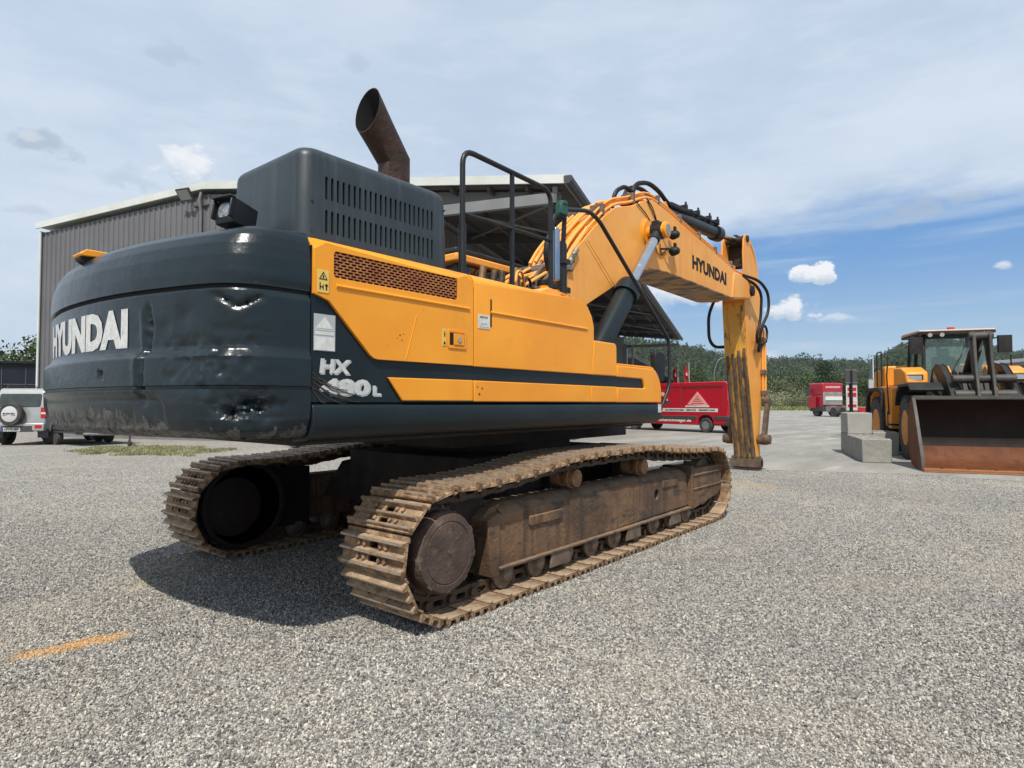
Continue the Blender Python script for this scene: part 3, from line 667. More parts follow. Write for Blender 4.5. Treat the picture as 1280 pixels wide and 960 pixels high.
for z0 in (4.035, 3.78):
    x0 = 3.70; b = MB(); b.lathe([(.03, -.52), (.055, -.50), (.072, -.44), (.072, -.40), (.05, -.37)], 18, 'y', (x0+.10, 0, z0)); b.tube([(x0-.16, -.34, z0), (x0-.05, -.41, z0+.01), (x0+.08, -.42, z0)], .016, 6); b.box(x0+.06, x0+.12, -.47, -.44, z0+.06, z0+.12)
    b.build('boom_light', M_black, boom)
b = MB()
for pts in ([(3.10, 4.40), (3.30, 4.25), (3.46, 4.05), (3.50, 3.93)], [(2.75, 4.30), (3.10, 4.18), (3.28, 4.02), (3.36, 3.93)], [(3.50, 3.85), (3.50, 3.70), (3.60, 3.72), (3.72, 3.80)], [(3.33, 3.80), (3.42, 3.66), (3.60, 3.70)], [(3.05, 4.44), (3.25, 4.36), (3.38, 4.2), (3.42, 4.05)]):
    P = [(x, -.345, z) for x, z in pts]; b.tube(arc_path(P, .2), .008, 6)
each(b, 'light_cable', M_black, boom)
# pipes along the top of the boom
def along_top(dz, x0=.95, x1=7.6):
    top = [p for p in BO[16:29]][::-1]; pts = []
    up = sorted(top)
    for x in np.linspace(x0, x1, 46): pts.append((x, float(np.interp(x, [p[0] for p in up], [p[1] for p in up]))+dz))
    return pts
for y, dz, r, x1 in ((-.29, .055, .020, 7.3), (-.22, .10, .024, 7.5), (-.14, .065, .020, 6.2), (-.05, .12, .026, 3.9), (.06, .10, .026, 3.9), (.16, .10, .022, 6.8), (.25, .09, .022, 7.4), (-.255, .135, .016, 7.0)):
    b = MB(); P = [(x, y, z) for x, z in along_top(dz, 1.02, x1)]; P = [P[0]]+[tuple((a_+2*b_+c_)/4 for a_, b_, c_ in zip(P[i-1], P[i], P[i+1])) for i in range(1, len(P)-1)]+[P[-1]]; b.tube(P, r, 8)
    b.build('hydraulic_pipe', M_yelworn, boom)
b = MB()
for x in (1.9, 2.75, 3.55, 4.35, 5.15, 5.9, 6.7):
    z = dict((round(p[0], 2), p[1]) for p in along_top(.05)); zz = float(np.interp(x, [p[0] for p in along_top(.05)], [p[1] for p in along_top(.05)]))
    b.box(x-.035, x+.035, -.31, -.11, zz-.04, zz+.12); b.box(x-.035, x+.035, .10, .29, zz-.04, zz+.10); b.cyl((x, -.20, zz+.12), (x, -.20, zz+.15), .022, seg=6)
each(b, 'pipe_clamp', M_brown, boom, bev=.008)
# bosses and the arm cylinder on top
b = MB(); b.prism([(3.75, 4.40), (4.30, 4.33), (4.22, 4.62), (4.12, 4.70), (4.02, 4.66)], -.16, -.12); b.prism([(3.75, 4.40), (4.30, 4.33), (4.22, 4.62), (4.12, 4.70), (4.02, 4.66)], .12, .16); b.build('cylinder_bracket', M_yel, boom, bev=.008)
a0 = Vector((4.12, 0, 4.60)); a1 = Vector((6.80, 0, 4.76)); a2 = Vector((7.90, 0, 4.865))
ac = MB(); ac.cyl(a0, a1, .112); ac.cyl(a1-(a1-a0).normalized()*.22, a1, .15); ac.cyl(a1-(a1-a0).normalized()*.05, a1+(a1-a0).normalized()*.03, .13)
ac = ac.build('arm_cylinder', M_blkpaint, EXC)
b = MB(); b.cyl(a1, a2, .062); b.build('rod', M_chrome, ac)
b = MB(); b.cyl(a2-Vector((.14, 0, .01)), a2+Vector((.02, 0, 0)), .10); b.cyl((7.95, -.12, 4.84), (7.95, .12, 4.84), .12); b.build('rod_end', M_blkpaint, ac)
b = MB(); b.tube([(4.55, -.05, 4.80), (5.6, -.05, 4.86), (6.55, -.05, 4.93), (6.65, -.05, 4.86)], .028); b.tube([(4.55, .06, 4.80), (5.6, .06, 4.87), (6.45, .06, 4.93), (6.6, .06, 4.86)], .028)
for x in (5.1, 5.65, 6.2, 6.6): z = 4.72+.06*(x-5.1); b.box(x-.03, x+.03, -.10, .10, z+.08, z+.19); b.cyl((x, -.07, z+.18), (x, -.07, z+.24), .02, seg=8)
b.build('cylinder_pipes', M_blkpaint, ac, bev=.004)
def hose(name, pts, r, m=M_black, par=None, rad=.3, seg=8):
    b = MB(); b.tube(arc_path(pts, rad, 6), r, seg); return b.build(name, m, par or EXC)
hose('hose', [(2.62, -.02, 4.25), (2.66, -.05, 4.50), (2.90, -.08, 4.63), (3.10, -.10, 4.58), (3.22, -.12, 4.47)], .033, par=boom)
hose('hose', [(3.02, -.10, 4.45), (3.18, -.10, 4.74), (3.60, -.10, 4.88), (4.0, -.1, 4.84), (4.30, -.10, 4.72), (4.85, -.10, 4.74), (5.3, -.09, 4.84)], .036, par=boom)
hose('hose', [(3.05, .06, 4.42), (3.22, .06, 4.72), (3.62, .06, 4.84), (4.0, .06, 4.80), (4.35, .06, 4.74), (4.85, .06, 4.80)], .036, par=boom)
# boom cylinders
for sgn in (-1, 1):
    y = .50*sgn; top = Vector((3.11, y, 3.92)); mid = Vector((2.21, y, 2.96)); ba = Vector((.98, y, 1.62)); d = (top-ba).normalized()
    b = MB(); b.cyl(ba, mid, .137, seg=28); b.lathe([(.14, -.16), (.172, -.155), (.176, -.02), (.165, .05), (.13, .085)], 28, 'z', T=Matrix.Translation(mid) @ d.to_track_quat('Z', 'Y').to_matrix().to_4x4())
    cy = b.build('boom_cylinder', M_dark, EXC)
    b = MB(); b.cyl(mid, top-d*.15, .072, seg=24); b.build('rod', M_chrome, cy)
    b = MB(); b.cyl(top-d*.22, top-d*.05, .085); b.cyl((3.11, y-.075, 3.93), (3.11, y+.075, 3.93), .125); b.box(3.0, 3.10, y-.05, y+.05, 3.945, 4.06); b.build('rod_eye', M_blkpaint, cy)
    b = MB(); b.tube([(ba+d*.3)+Vector((.15, .03*sgn, -.05)), mid-d*.25+Vector((.15, .03*sgn, -.06)), mid-d*.1+Vector((.10, 0, -.04))], .022); b.build('cylinder_pipe', M_blkpaint, cy)

# ---- stick
ST = [(7.80, 4.93), (7.70, 4.92), (7.60, 4.80), (7.56, 4.50), (7.58, 4.10), (7.62, 3.5), (7.73, 2.37), (7.97, 1.37), (8.15, .60), (8.24, .16), (8.30, .06), (8.40, .03), (8.49, .09), (8.52, .20), (8.50, .32), (8.47, .50), (8.52, .9), (8.60, 1.4), (8.74, 2.2), (8.72, 3.0), (8.60, 3.7), (8.52, 4.08), (8.44, 4.42), (8.25, 4.68), (8.05, 4.84)]
b = MB(); b.use(M_yelworn).prism(offset_poly(ST, .015), -.215, -.200).prism(offset_poly(ST, .015), .200, .215)
b.use(M_yelworn).prism([p for p in offset_poly(ST, .02) if p[1] < 4.25], -.20, .20)
b.prism(ST, -.232, -.215).prism(ST, .215, .232)
stick = b.build('stick', M_yelworn, EXC, bev=.006)
def sx(z): return float(np.interp(z, [.16, .60, 1.37, 2.37, 3.5], [8.24, 8.15, 7.97, 7.73, 7.62]))
b = MB()
for z0, z1, mm in ((3.50, 2.37, M_stickdirt), (2.37, 1.37, M_sticklow), (1.37, .60, M_sticklow), (.60, .16, M_sticklow)):
    b.use(mm).prism([(sx(z0)-.004, z0), (sx(z1)-.004, z1), (sx(z1)-.012, z1), (sx(z0)-.012, z0)], -.228, .228)
b.build('stick_back_plate', M_stickdirt, stick)
for j, y in enumerate((-.178, -.062, .055, .172)):
    b = MB(); rows = []
    for k in range(46):
        z = 2.56-.05*j-k*(2.56-.05*j-.28)/45; w0 = .034+.010*mnoise.noise(Vector((z*3, j*3.1, 0)))+.004*rng.uniform(-1, 1); w1 = .034+.010*mnoise.noise(Vector((z*3, j*3.1, 9)))+.004*rng.uniform(-1, 1)
        x = sx(z); d_ = (.012 if k == 0 else .034)+.010*mnoise.noise(Vector((z*9, j*2., 4)))
        rows.append([(x-.008, y-w0, z), (x-d_, y-w0+.010, z), (x-d_-.004, y, z), (x-d_, y+w1-.010, z), (x-.008, y+w1, z)])
    b.grid(rows); b.build('wear_strip', M_stickmud, stick, ang=60)

b = MB(); b.box(7.64, 7.95, -.20, .20, 4.26, 4.30); b.box(7.92, 8.05, -.198, .198, 4.30, 4.8); b.cyl((7.80, -.26, 4.84), (7.80, .26, 4.84), .07); b.build('cylinder_clevis', M_under, stick)
b = MB(); b.cyl((7.80, -.245, 4.84), (7.80, .245, 4.84), .05); b.build('clevis_pin', M_yel, stick)
b = MB(); b.lathe([(.10, -.30), (.125, -.295), (.125, .295), (.10, .30)], 26, 'y', (8.37, 0, .15)); b.box(8.20, 8.40, -.29, .29, .06, .30); b.build('stick_tip', M_stickmud, stick, bev=.015)
b = MB(); b.use(M_void).lathe([(.07, -.304), (.07, .304)], 20, 'y', (8.37, 0, .15)); b.build('bucket_pin_hole', M_void, stick)
b = MB(); b.tube([(7.63, -.24, 3.1), (7.74, -.24, 2.32)], .006)
b.tube(arc_path([(7.98, -.236, 4.78), (8.28, -.236, 4.55), (8.42, -.236, 4.2), (8.45, -.236, 3.7)], .3), .009, 6); each(b, 'weld_seam', M_yelworn, stick)
# pipes, hoses and links on the stick
for y, x, r in ((-.27, 8.60, .022), (-.27, 8.76, .030)):
    b = MB(); b.tube(arc_path([(x-.16, y, 3.05), (x-.02, y, 2.95), (x+.02, y, 2.6), (x, y, 1.55)], .1), r, 8); b.build('hydraulic_pipe', M_yelworn, stick)
b = MB()
for z in (2.75, 2.05, 1.60): b.box(8.55, 8.83, -.31, -.23, z, z+.10)
each(b, 'pipe_clamp', M_brown, stick, bev=.01)
hose('hose', [(7.35, -.30, 3.945), (7.70, -.42, 3.86), (8.05, -.44, 3.70), (8.02, -.42, 3.15), (7.86, -.38, 2.80), (8.20, -.30, 2.68), (8.45, -.28, 2.80)], .030)
hose('hose', [(7.45, -.26, 4.02), (7.85, -.46, 3.95), (8.30, -.50, 3.75), (8.32, -.50, 3.35), (8.05, -.42, 3.0), (8.10, -.34, 2.5), (8.40, -.28, 2.55), (8.60, -.27, 2.70)], .030)
hose('hose', [(7.4, .30, 3.6), (7.28, .40, 3.25), (7.35, .42, 2.75), (7.60, .40, 2.60), (7.85, .26, 2.62)], .034)
hose('hose', [(8.50, -.30, 3.05), (8.72, -.30, 3.12), (8.86, -.30, 3.0), (8.78, -.30, 2.78), (8.62, -.28, 2.72)], .026)
for y in (-.36, .36):
    b = MB(); a = Vector((8.62, y, 1.46)); c = Vector((8.33, y, .66)); dd = (c-a).normalized(); pp = Vector((-dd.z, 0, dd.x))
    b.prism([((a-pp*.075).x, (a-pp*.075).z), ((a+pp*.075).x, (a+pp*.075).z), ((c+pp*.085).x, (c+pp*.085).z), ((c-pp*.085).x, (c-pp*.085).z)], y-.04, y+.04); b.cyl((a.x, y-.05, a.z), (a.x, y+.05, a.z), .10); b.cyl((c.x, y-.07, c.z), (c.x, y+.07, c.z), .115)
    b.build('bucket_link', M_stickmud, stick, bev=.008)
b = MB(); b.lathe([(.07, -.50), (.10, -.49), (.10, .49), (.07, .50)], 22, 'y', (8.33, 0, .66)); b.build('link_pin', M_stickmud, stick)
b = MB(); b.cyl((8.72, 0, 2.6), (8.62, 0, 1.46), .09); b.build('bucket_cylinder', M_dark, stick)
b = MB(); b.cyl((8.64, 0, 1.75), (8.62, 0, 1.46), .11); b.build('bucket_rod_end', M_brown, stick)

# ---- hoses and fittings at the boom foot
rg = random.Random(11)
for k in range(16):
    y = -.33+.045*k*.9; m = M_yelworn if k % 2 else (M_black if k % 4 else M_brown)
    s0 = (-.38+.12*rg.random()+.05*(k % 3), y-.25*rg.random(), 2.36+.05*rg.random()); e0 = (1.10+.1*rg.random(), y, 3.12+.08*rg.random())
    mid = (.05+.25*rg.random(), y-.12, 2.62+.20*rg.random()); mid2 = (.62+.12*rg.random(), y-.05, 2.88+.18*rg.random())
    hose('hose', [s0, (s0[0]+.18, s0[1], 2.55+.1*rg.random()), mid, mid2, e0], .019+.007*rg.random(), m, rad=.2)
for k in range(5):
    y = -.30+.13*k
    hose('hose', [(.98, y, 2.60), (.92+.03*k, y, 2.95), (1.06, y, 3.20), (1.32, y, 3.47), (1.5, y, 3.66)], .026, M_yelworn, rad=.25)
b = MB()
for k in range(7):
    y = -.34+.10*k; b.cyl((1.02, y, 3.10), (1.20, y, 3.32), .036, seg=10); b.box(.96, 1.08, y-.03, y+.03, 3.02, 3.09)
b.box(.80, 1.0, -.30, .30, 2.98, 3.10)
b.build('hose_fitting', mat('zinc_fitting', (.30, .27, .22), .45, .7, dirt=(20, .5, .6, (.12, .09, .06))), EXC, bev=.006)
b = MB()
for x, y in ((-.52, -1.10), (-.30, -1.05), (-.08, -1.02)):
    b.cyl((x, y, 2.30), (x, y, 2.52), .06, seg=14)
each(b, 'filter_bowl', M_yel, EXC, bev=.006)
b = MB()
for x, y in ((-.52, -1.10), (-.30, -1.05), (-.08, -1.02)): b.cyl((x, y, 2.52), (x, y, 2.57), .07, seg=14)
b.box(-.62, .05, -1.02, -.92, 2.30, 2.50); b.build('filter_head', M_blkpaint, EXC, bev=.006)
b = MB(); b.box(-.38, -.24, -1.12, -1.115, 2.36, 2.46); b.build('filter_sticker', M_offwhite, EXC)
b = MB(); b.prism([(-.98, 2.37), (-.86, 2.42), (-.60, 2.40), (-.52, 2.36), (-.64, 2.385), (-.80, 2.34)], -1.40, -1.15); b.build('raised_cap', M_yelworn, EXC, bev=.01)
b = MB()
for k in range(26):
    x = rg.uniform(-.9, .12); y = rg.uniform(-1.0, -.35); z = rg.uniform(2.34, 2.62); s = rg.uniform(.02, .06)
    b.box(x-s, x+s, y-s, y+s, z-s, z+s) if k % 2 else b.cyl((x, y, z-s), (x+s*.5, y, z+s*2), s*.6, seg=10)
b.build('valve_fittings', mat('valve_mix', (.05, .045, .04), .5, .5, var=(4, (.35, .2, .08))), EXC, bev=.005)
for k in range(12):
    x = -.95+.07*k+rg.uniform(-.05, .05); y = rg.uniform(-1.15, -.4)
    hose('hose', [(x, y, 2.33), (x+.05, y+.05, 2.50+.12*rg.random()), (x+.28, y+.15, 2.55+.15*rg.random()), (x+.40, y+.2, 2.36)], .011+.008*rg.random(), M_black if k % 3 else M_yelworn, rad=.12)
b = MB(); b.prism([(-.3, 2.30), (-.1, 2.42), (.8, 2.42), (.95, 1.9), (.9, 1.45), (-.3, 1.45)], -.62, .45); b.build('control_valve_housing', M_under, EXC)
hose('hose', [(.66, -.42, 3.42), (.50, -.42, 3.30), (.46, -.42, 3.10), (.55, -.40, 2.95)], .045)
b = MB(); b.box(.66, .82, -.46, -.34, 3.08, 3.30); b.build('solenoid', M_black, EXC, bev=.02)

# ---- undercarriage
b = MB(); b.box(-1.25, 1.25, -.85, .85, .42, .95); b.prism([(-1.35, .45), (-.7, .45), (-.7, .85), (-1.1, .80)], -1.2, 1.2); b.prism([(.7, .45), (1.35, .45), (1.1, .80), (.7, .85)], -1.2, 1.2)
b.lathe([(.80, .93), (.86, .95), (.86, 1.18), (.80, 1.2)], 40, 'z'); b.build('centre_frame', M_under, EXC, bev=.01)

PITCHL = .2145
def chain_path():
    P = []
    for k in range(21): P.append((2.30, .452, .348, R(-90 + 180*k/20)))
    pts = [(c[0]+c[2]*math.cos(c[3]), c[1]+c[2]*math.sin(c[3])) for c in P]
    pts += [(1.9, .806), (1.45, .826), (.95, .86), (.63, .905), (.25, .912), (-.15, .905), (-.626, .905), (-.95, .885), (-1.15, .862), (-1.4, .83), (-1.75, .803), (-2.1, .793)]
    for k in range(21): a = R(90+180*k/20); pts.append((-2.30+.348*math.cos(a), .452+.348*math.sin(a)))
    for x in np.linspace(-2.05, 2.1, 12): pts.append((x, .104))
    return pts
CP = chain_path(); n = len(CP); seg = [math.dist(CP[i], CP[(i+1) % n]) for i in range(n)]; TOT = sum(seg)
NL = round(TOT/PITCHL); PL = TOT/NL
def cp_at(d):
    d %= TOT
    for i in range(n):
        if d <= seg[i]: t = d/seg[i]; a, c = CP[i], CP[(i+1) % n]; return Vector((a[0]+(c[0]-a[0])*t, a[1]+(c[1]-a[1])*t))
        d -= seg[i]
    return Vector(CP[0])
def shoe_mesh():
    b = MB(); b.use(M_rusty)
    hol = [rrect(.022, .058, -.045, .045, .006, 1), rrect(-.062, -.026, -.045, .045, .006, 1)]
    b.prism([(-.103, -.30), (.097, -.30), (.097, .30), (-.103, .30)], .050, .066, 'z', hol)
    b.prism([(-.112, .068), (-.094, .066), (-.094, .080), (-.108, .080)], -.30, .30)
    b.prism([(.090, .036), (.126, .040), (.126, .047), (.090, .0495)], -.298, .298)
    b.use(M_rusty)
    for x, h in ((-.084, .103), (-.003, .100), (.078, .103)):
        b.prism([(x-.020, .066), (x-.011, h-.008), (x+.009, h-.008), (x+.020, .066)], -.30, .30)
    b.use(M_grouser)
    for x, h in ((-.084, .103), (-.003, .100), (.078, .103)): b.prism([(x-.011, h-.008), (x-.008, h), (x+.006, h), (x+.009, h-.008)], -.299, .299)
    b.use(M_rusty)
    for y in (-.13, -.075, .075, .13):
        for x in (.040, -.044): b.cyl((x, y, .066), (x, y, .084), .015, seg=6)
    me = b.mesh('track_shoe', None); return me
def link_mesh():
    b = MB()
    for y in (-.095, .095):
        b.prism([(-.125, -.035), (-.09, -.055), (-.02, -.045), (.02, -.045), (.09, -.055), (.125, -.035), (.125, .03), (.10, .052), (-.10, .052), (-.125, .03)], y-.018, y+.018, 'y', [rrect(-.045, .045, -.012, .026, .01, 1)])
    b.cyl((.107, -.14, 0), (.107, .14, 0), .030, seg=12); b.cyl((.107, -.08, 0), (.107, .08, 0), .042, seg=12)
    return b.mesh('chain_link', M_link)
SHOE, LINK = shoe_mesh(), link_mesh()
def roller_mesh():
    b = MB(); b.lathe([(.03, -.20), (.05, -.195), (.075, -.16), (.115, -.155), (.115, -.13), (.095, -.125), (.095, -.06), (.11, -.055), (.11, .055), (.095, .06), (.095, .125), (.115, .13), (.115, .155), (.075, .16), (.05, .195), (.03, .20)], 20)
    return b.mesh('track_roller', M_brown)
ROLL = roller_mesh()
def crest_mesh():
    b = MB(); b.lathe([(.02, -.125), (.05, -.12), (.075, -.118), (.078, -.09), (.078, -.07), (.090, -.065), (.090, -.03), (.05, -.025), (.05, .03), (.082, .035), (.082, .12), (.05, .125)], 24)
    for k in range(8): a = k*math.pi/4; b.cyl((.055*math.cos(a), -.127, .055*math.sin(a)), (.055*math.cos(a), -.118, .055*math.sin(a)), .006, seg=6)
    return b.mesh('carrier_roller', mat('rusty_roller', (.22, .11, .05), .7, .2, var=(9, (.36, .20, .09)), bump=(30, .4)))
CREST = crest_mesh()
def track(sgn):
    yc = 1.378*sgn; o = sgn  # outward
    Y = lambda v: yc + o*v   # v measured outwards from the track centre
    b = MB()
    def pr(P, v0, v1, **k): b.prism(P, min(Y(v0), Y(v1)), max(Y(v0), Y(v1)), **k)
    def cs(x0, x1, prof): # cross-section (v, z) swept along x
        b.prism([(Y(v), z) for v, z in prof], x0, x1, 'x')
    hole = rrect(.80, .90, .42, .52, .045, 4)
    b.use(M_mud)
    b.prism([(-1.70, .225), (1.66, .262), (1.60, .625), (.2, .628), (-1.0, .620), (-1.72, .610)], min(Y(.175), Y(.150)), max(Y(.175), Y(.150)), 'y', [hole])
    cs(-1.71, 1.66, [(-.16, .24), (.150, .24), (.148, .585), (.10, .645), (.03, .675), (-.10, .675), (-.16, .64)])
    cs(-1.66, 1.60, [(.172, .612), (.130, .645), (.06, .680), (.03, .677), (.10, .63), (.15, .57)])
    b.box(-1.72, 1.68, min(Y(.12), Y(.215)), max(Y(.12), Y(.215)), .218, .240)
    pr([(-1.80, .18), (-1.705, .18), (-1.700, .63), (-1.84, .59)], -.12, .19)
    pr([(-1.83, .58), (-1.70, .58), (-1.62, .68), (-1.74, .66)], -.12, .12)
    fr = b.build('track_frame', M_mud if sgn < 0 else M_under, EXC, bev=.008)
    b = MB(); b.box(-2.12, -1.70, min(Y(-.13), Y(.02)), max(Y(-.13), Y(.02)), .22, .80); b.build('shade_fill_box', M_void if sgn > 0 else M_under, fr)  # added dark box, paints the shade in the gap beside the drive
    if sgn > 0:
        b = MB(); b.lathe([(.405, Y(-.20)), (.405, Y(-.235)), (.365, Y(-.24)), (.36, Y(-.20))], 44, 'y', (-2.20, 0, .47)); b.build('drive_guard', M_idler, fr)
        b = MB(); b.box(-2.25, -1.5, min(Y(-.19), Y(-.15)), max(Y(-.19), Y(-.15)), .20, .78); b.build('shade_fill_plate', M_void, fr)  # added black plate, shade between the tracks put into its colour
    b = MB(); b.box(-1.35, -.90, min(Y(.17), Y(.192)), max(Y(.17), Y(.192)), .475, .555); b.box(.98, 1.36, min(Y(.17), Y(.19)), max(Y(.17), Y(.19)), .515, .60); each(b, 'step_lug', M_mud, fr, bev=.01)
    b = MB(); b.box(.80, .90, min(Y(.13), Y(.149)), max(Y(.13), Y(.149)), .42, .52); b.build('frame_hole', M_void, fr)
    b = MB()
    pr([(1.70, .20), (2.40, .285), (2.60, .34), (2.61, .60), (2.56, .655), (1.70, .665)], .10, .205)
    pr([(1.66, .24), (1.72, .24), (1.72, .70), (1.66, .70)], -.15, .215); pr([(1.72, .575), (2.60, .575), (2.60, .60), (1.72, .60)], .20, .218); pr([(1.72, .42), (2.60, .42), (2.60, .44), (1.72, .44)], .20, .218)
    pr([(1.70, .20), (2.40, .285), (2.60, .34), (2.61, .60), (2.56, .655), (1.70, .665)], -.205, -.10)
    b.build('idler_yoke', M_mud, fr, bev=.012)
    for x in (-.626, .629):
        inst('carrier_roller', CREST, fr, (x, Y(.035), .775), (0, 0, 0 if sgn < 0 else math.pi))
        b = MB(); b.box(x-.05, x+.05, min(Y(-.2), Y(-.10)), max(Y(-.2), Y(-.10)), .60, .84); b.build('roller_bracket', M_under, fr)
    for k in range(9): inst('track_roller', ROLL, fr, (-1.62+.405*k, Y(0), .178))
    b = MB()
    for x in (-.95, .30, 1.25): pr([(x-.15, .105), (x+.15, .105), (x+.12, .235), (x-.12, .235)], .185, .205)
    each(b, 'track_guard', M_brown, fr, bev=.008)
    b = MB(); b.lathe([(.08, Y(-.12)), (.08, Y(-.095)), (.285, Y(-.09)), (.285, Y(.09)), (.08, Y(.095)), (.08, Y(.12))], 40, 'y', (2.30, 0, .46)); b.build('front_idler', M_brown, fr)
    # sprocket with teeth and the final drive cover
    b = MB(); P = []
    for k in range(23*4):
        a = 2*math.pi*k/(23*4); r = (.335 if k % 4 in (0, 1) else .29); P.append((-2.30+r*math.cos(a), .455+r*math.sin(a)))
    b.prism(P, min(Y(-.04), Y(.04)), max(Y(-.04), Y(.04))); b.build('sprocket', M_brown, fr)
    if sgn < 0:
        b = MB(); b.lathe([(.275, Y(-.05)), (.300, Y(.0)), (.300, Y(.10)), (.285, Y(.13)), (.262, Y(.14)), (.262, Y(.165)), (.268, Y(.19)), (.262, Y(.235)), (.245, Y(.262)), (.205, Y(.268)), (.198, Y(.262)), (.192, Y(.268)), (.03, Y(.272)), (.0001, Y(.272))], 48, 'y', (-2.30, 0, .462))
    else:
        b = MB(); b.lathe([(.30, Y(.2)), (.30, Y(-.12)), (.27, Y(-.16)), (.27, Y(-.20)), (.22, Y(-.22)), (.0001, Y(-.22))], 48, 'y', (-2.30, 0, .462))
    hub = b.build('final_drive_cover', M_hub if sgn < 0 else M_idler, fr, ang=30)
    if sgn < 0:
        b = MB()
        for k in range(14): a = 2*math.pi*k/14; b.cyl((-2.30+.283*math.cos(a), Y(.12), .462+.283*math.sin(a)), (-2.30+.283*math.cos(a), Y(.142), .462+.283*math.sin(a)), .012, seg=6)
        for k in range(9): a = .35+2*math.pi*k/9; b.box(-.02, .02, min(Y(.236), Y(.262)), max(Y(.236), Y(.262)), .225, .252, T=Matrix.Translation((-2.30, 0, .462)) @ Matrix.Rotation(a, 4, 'Y'))
        b.cyl((-2.30, Y(.27), .47), (-2.30, Y(.278), .47), .016, seg=6); b.build('cover_bolts', M_brown, hub)['kind'] = 'stuff'
    else:
        b = MB(); b.lathe([(.36, Y(-.30)), (.335, Y(-.28)), (.335, Y(-.24)), (.36, Y(-.22))], 40, 'y', (-2.30, 0, .46))
    for k in range(NL):
        d0 = (k+.35)*PL; a = cp_at(d0); c = cp_at(d0+PL); m = (a+c)/2; t = (c-a).normalized()
        # outward normal of a counter-clockwise loop (front idler first, running up and back)
        ang = math.atan2(t.y, t.x)
        rot = Matrix.Rotation(-ang, 4, 'Y') @ Matrix.Diagonal((1, 1, -1, 1)); 
        e = Matrix.Rotation(-(ang+math.pi), 4, 'Y').to_euler()
        j = rng.uniform(-.006, .006)
        inst('track_shoe', SHOE, fr, (m.x, yc+j, m.y), (0, e.y if abs(e.x) < 1e-3 else e.y, 0)).rotation_euler = e
        inst('chain_link', LINK, fr, (m.x, yc, m.y), (0, 0, 0)).rotation_euler = e
track(-1); track(1)

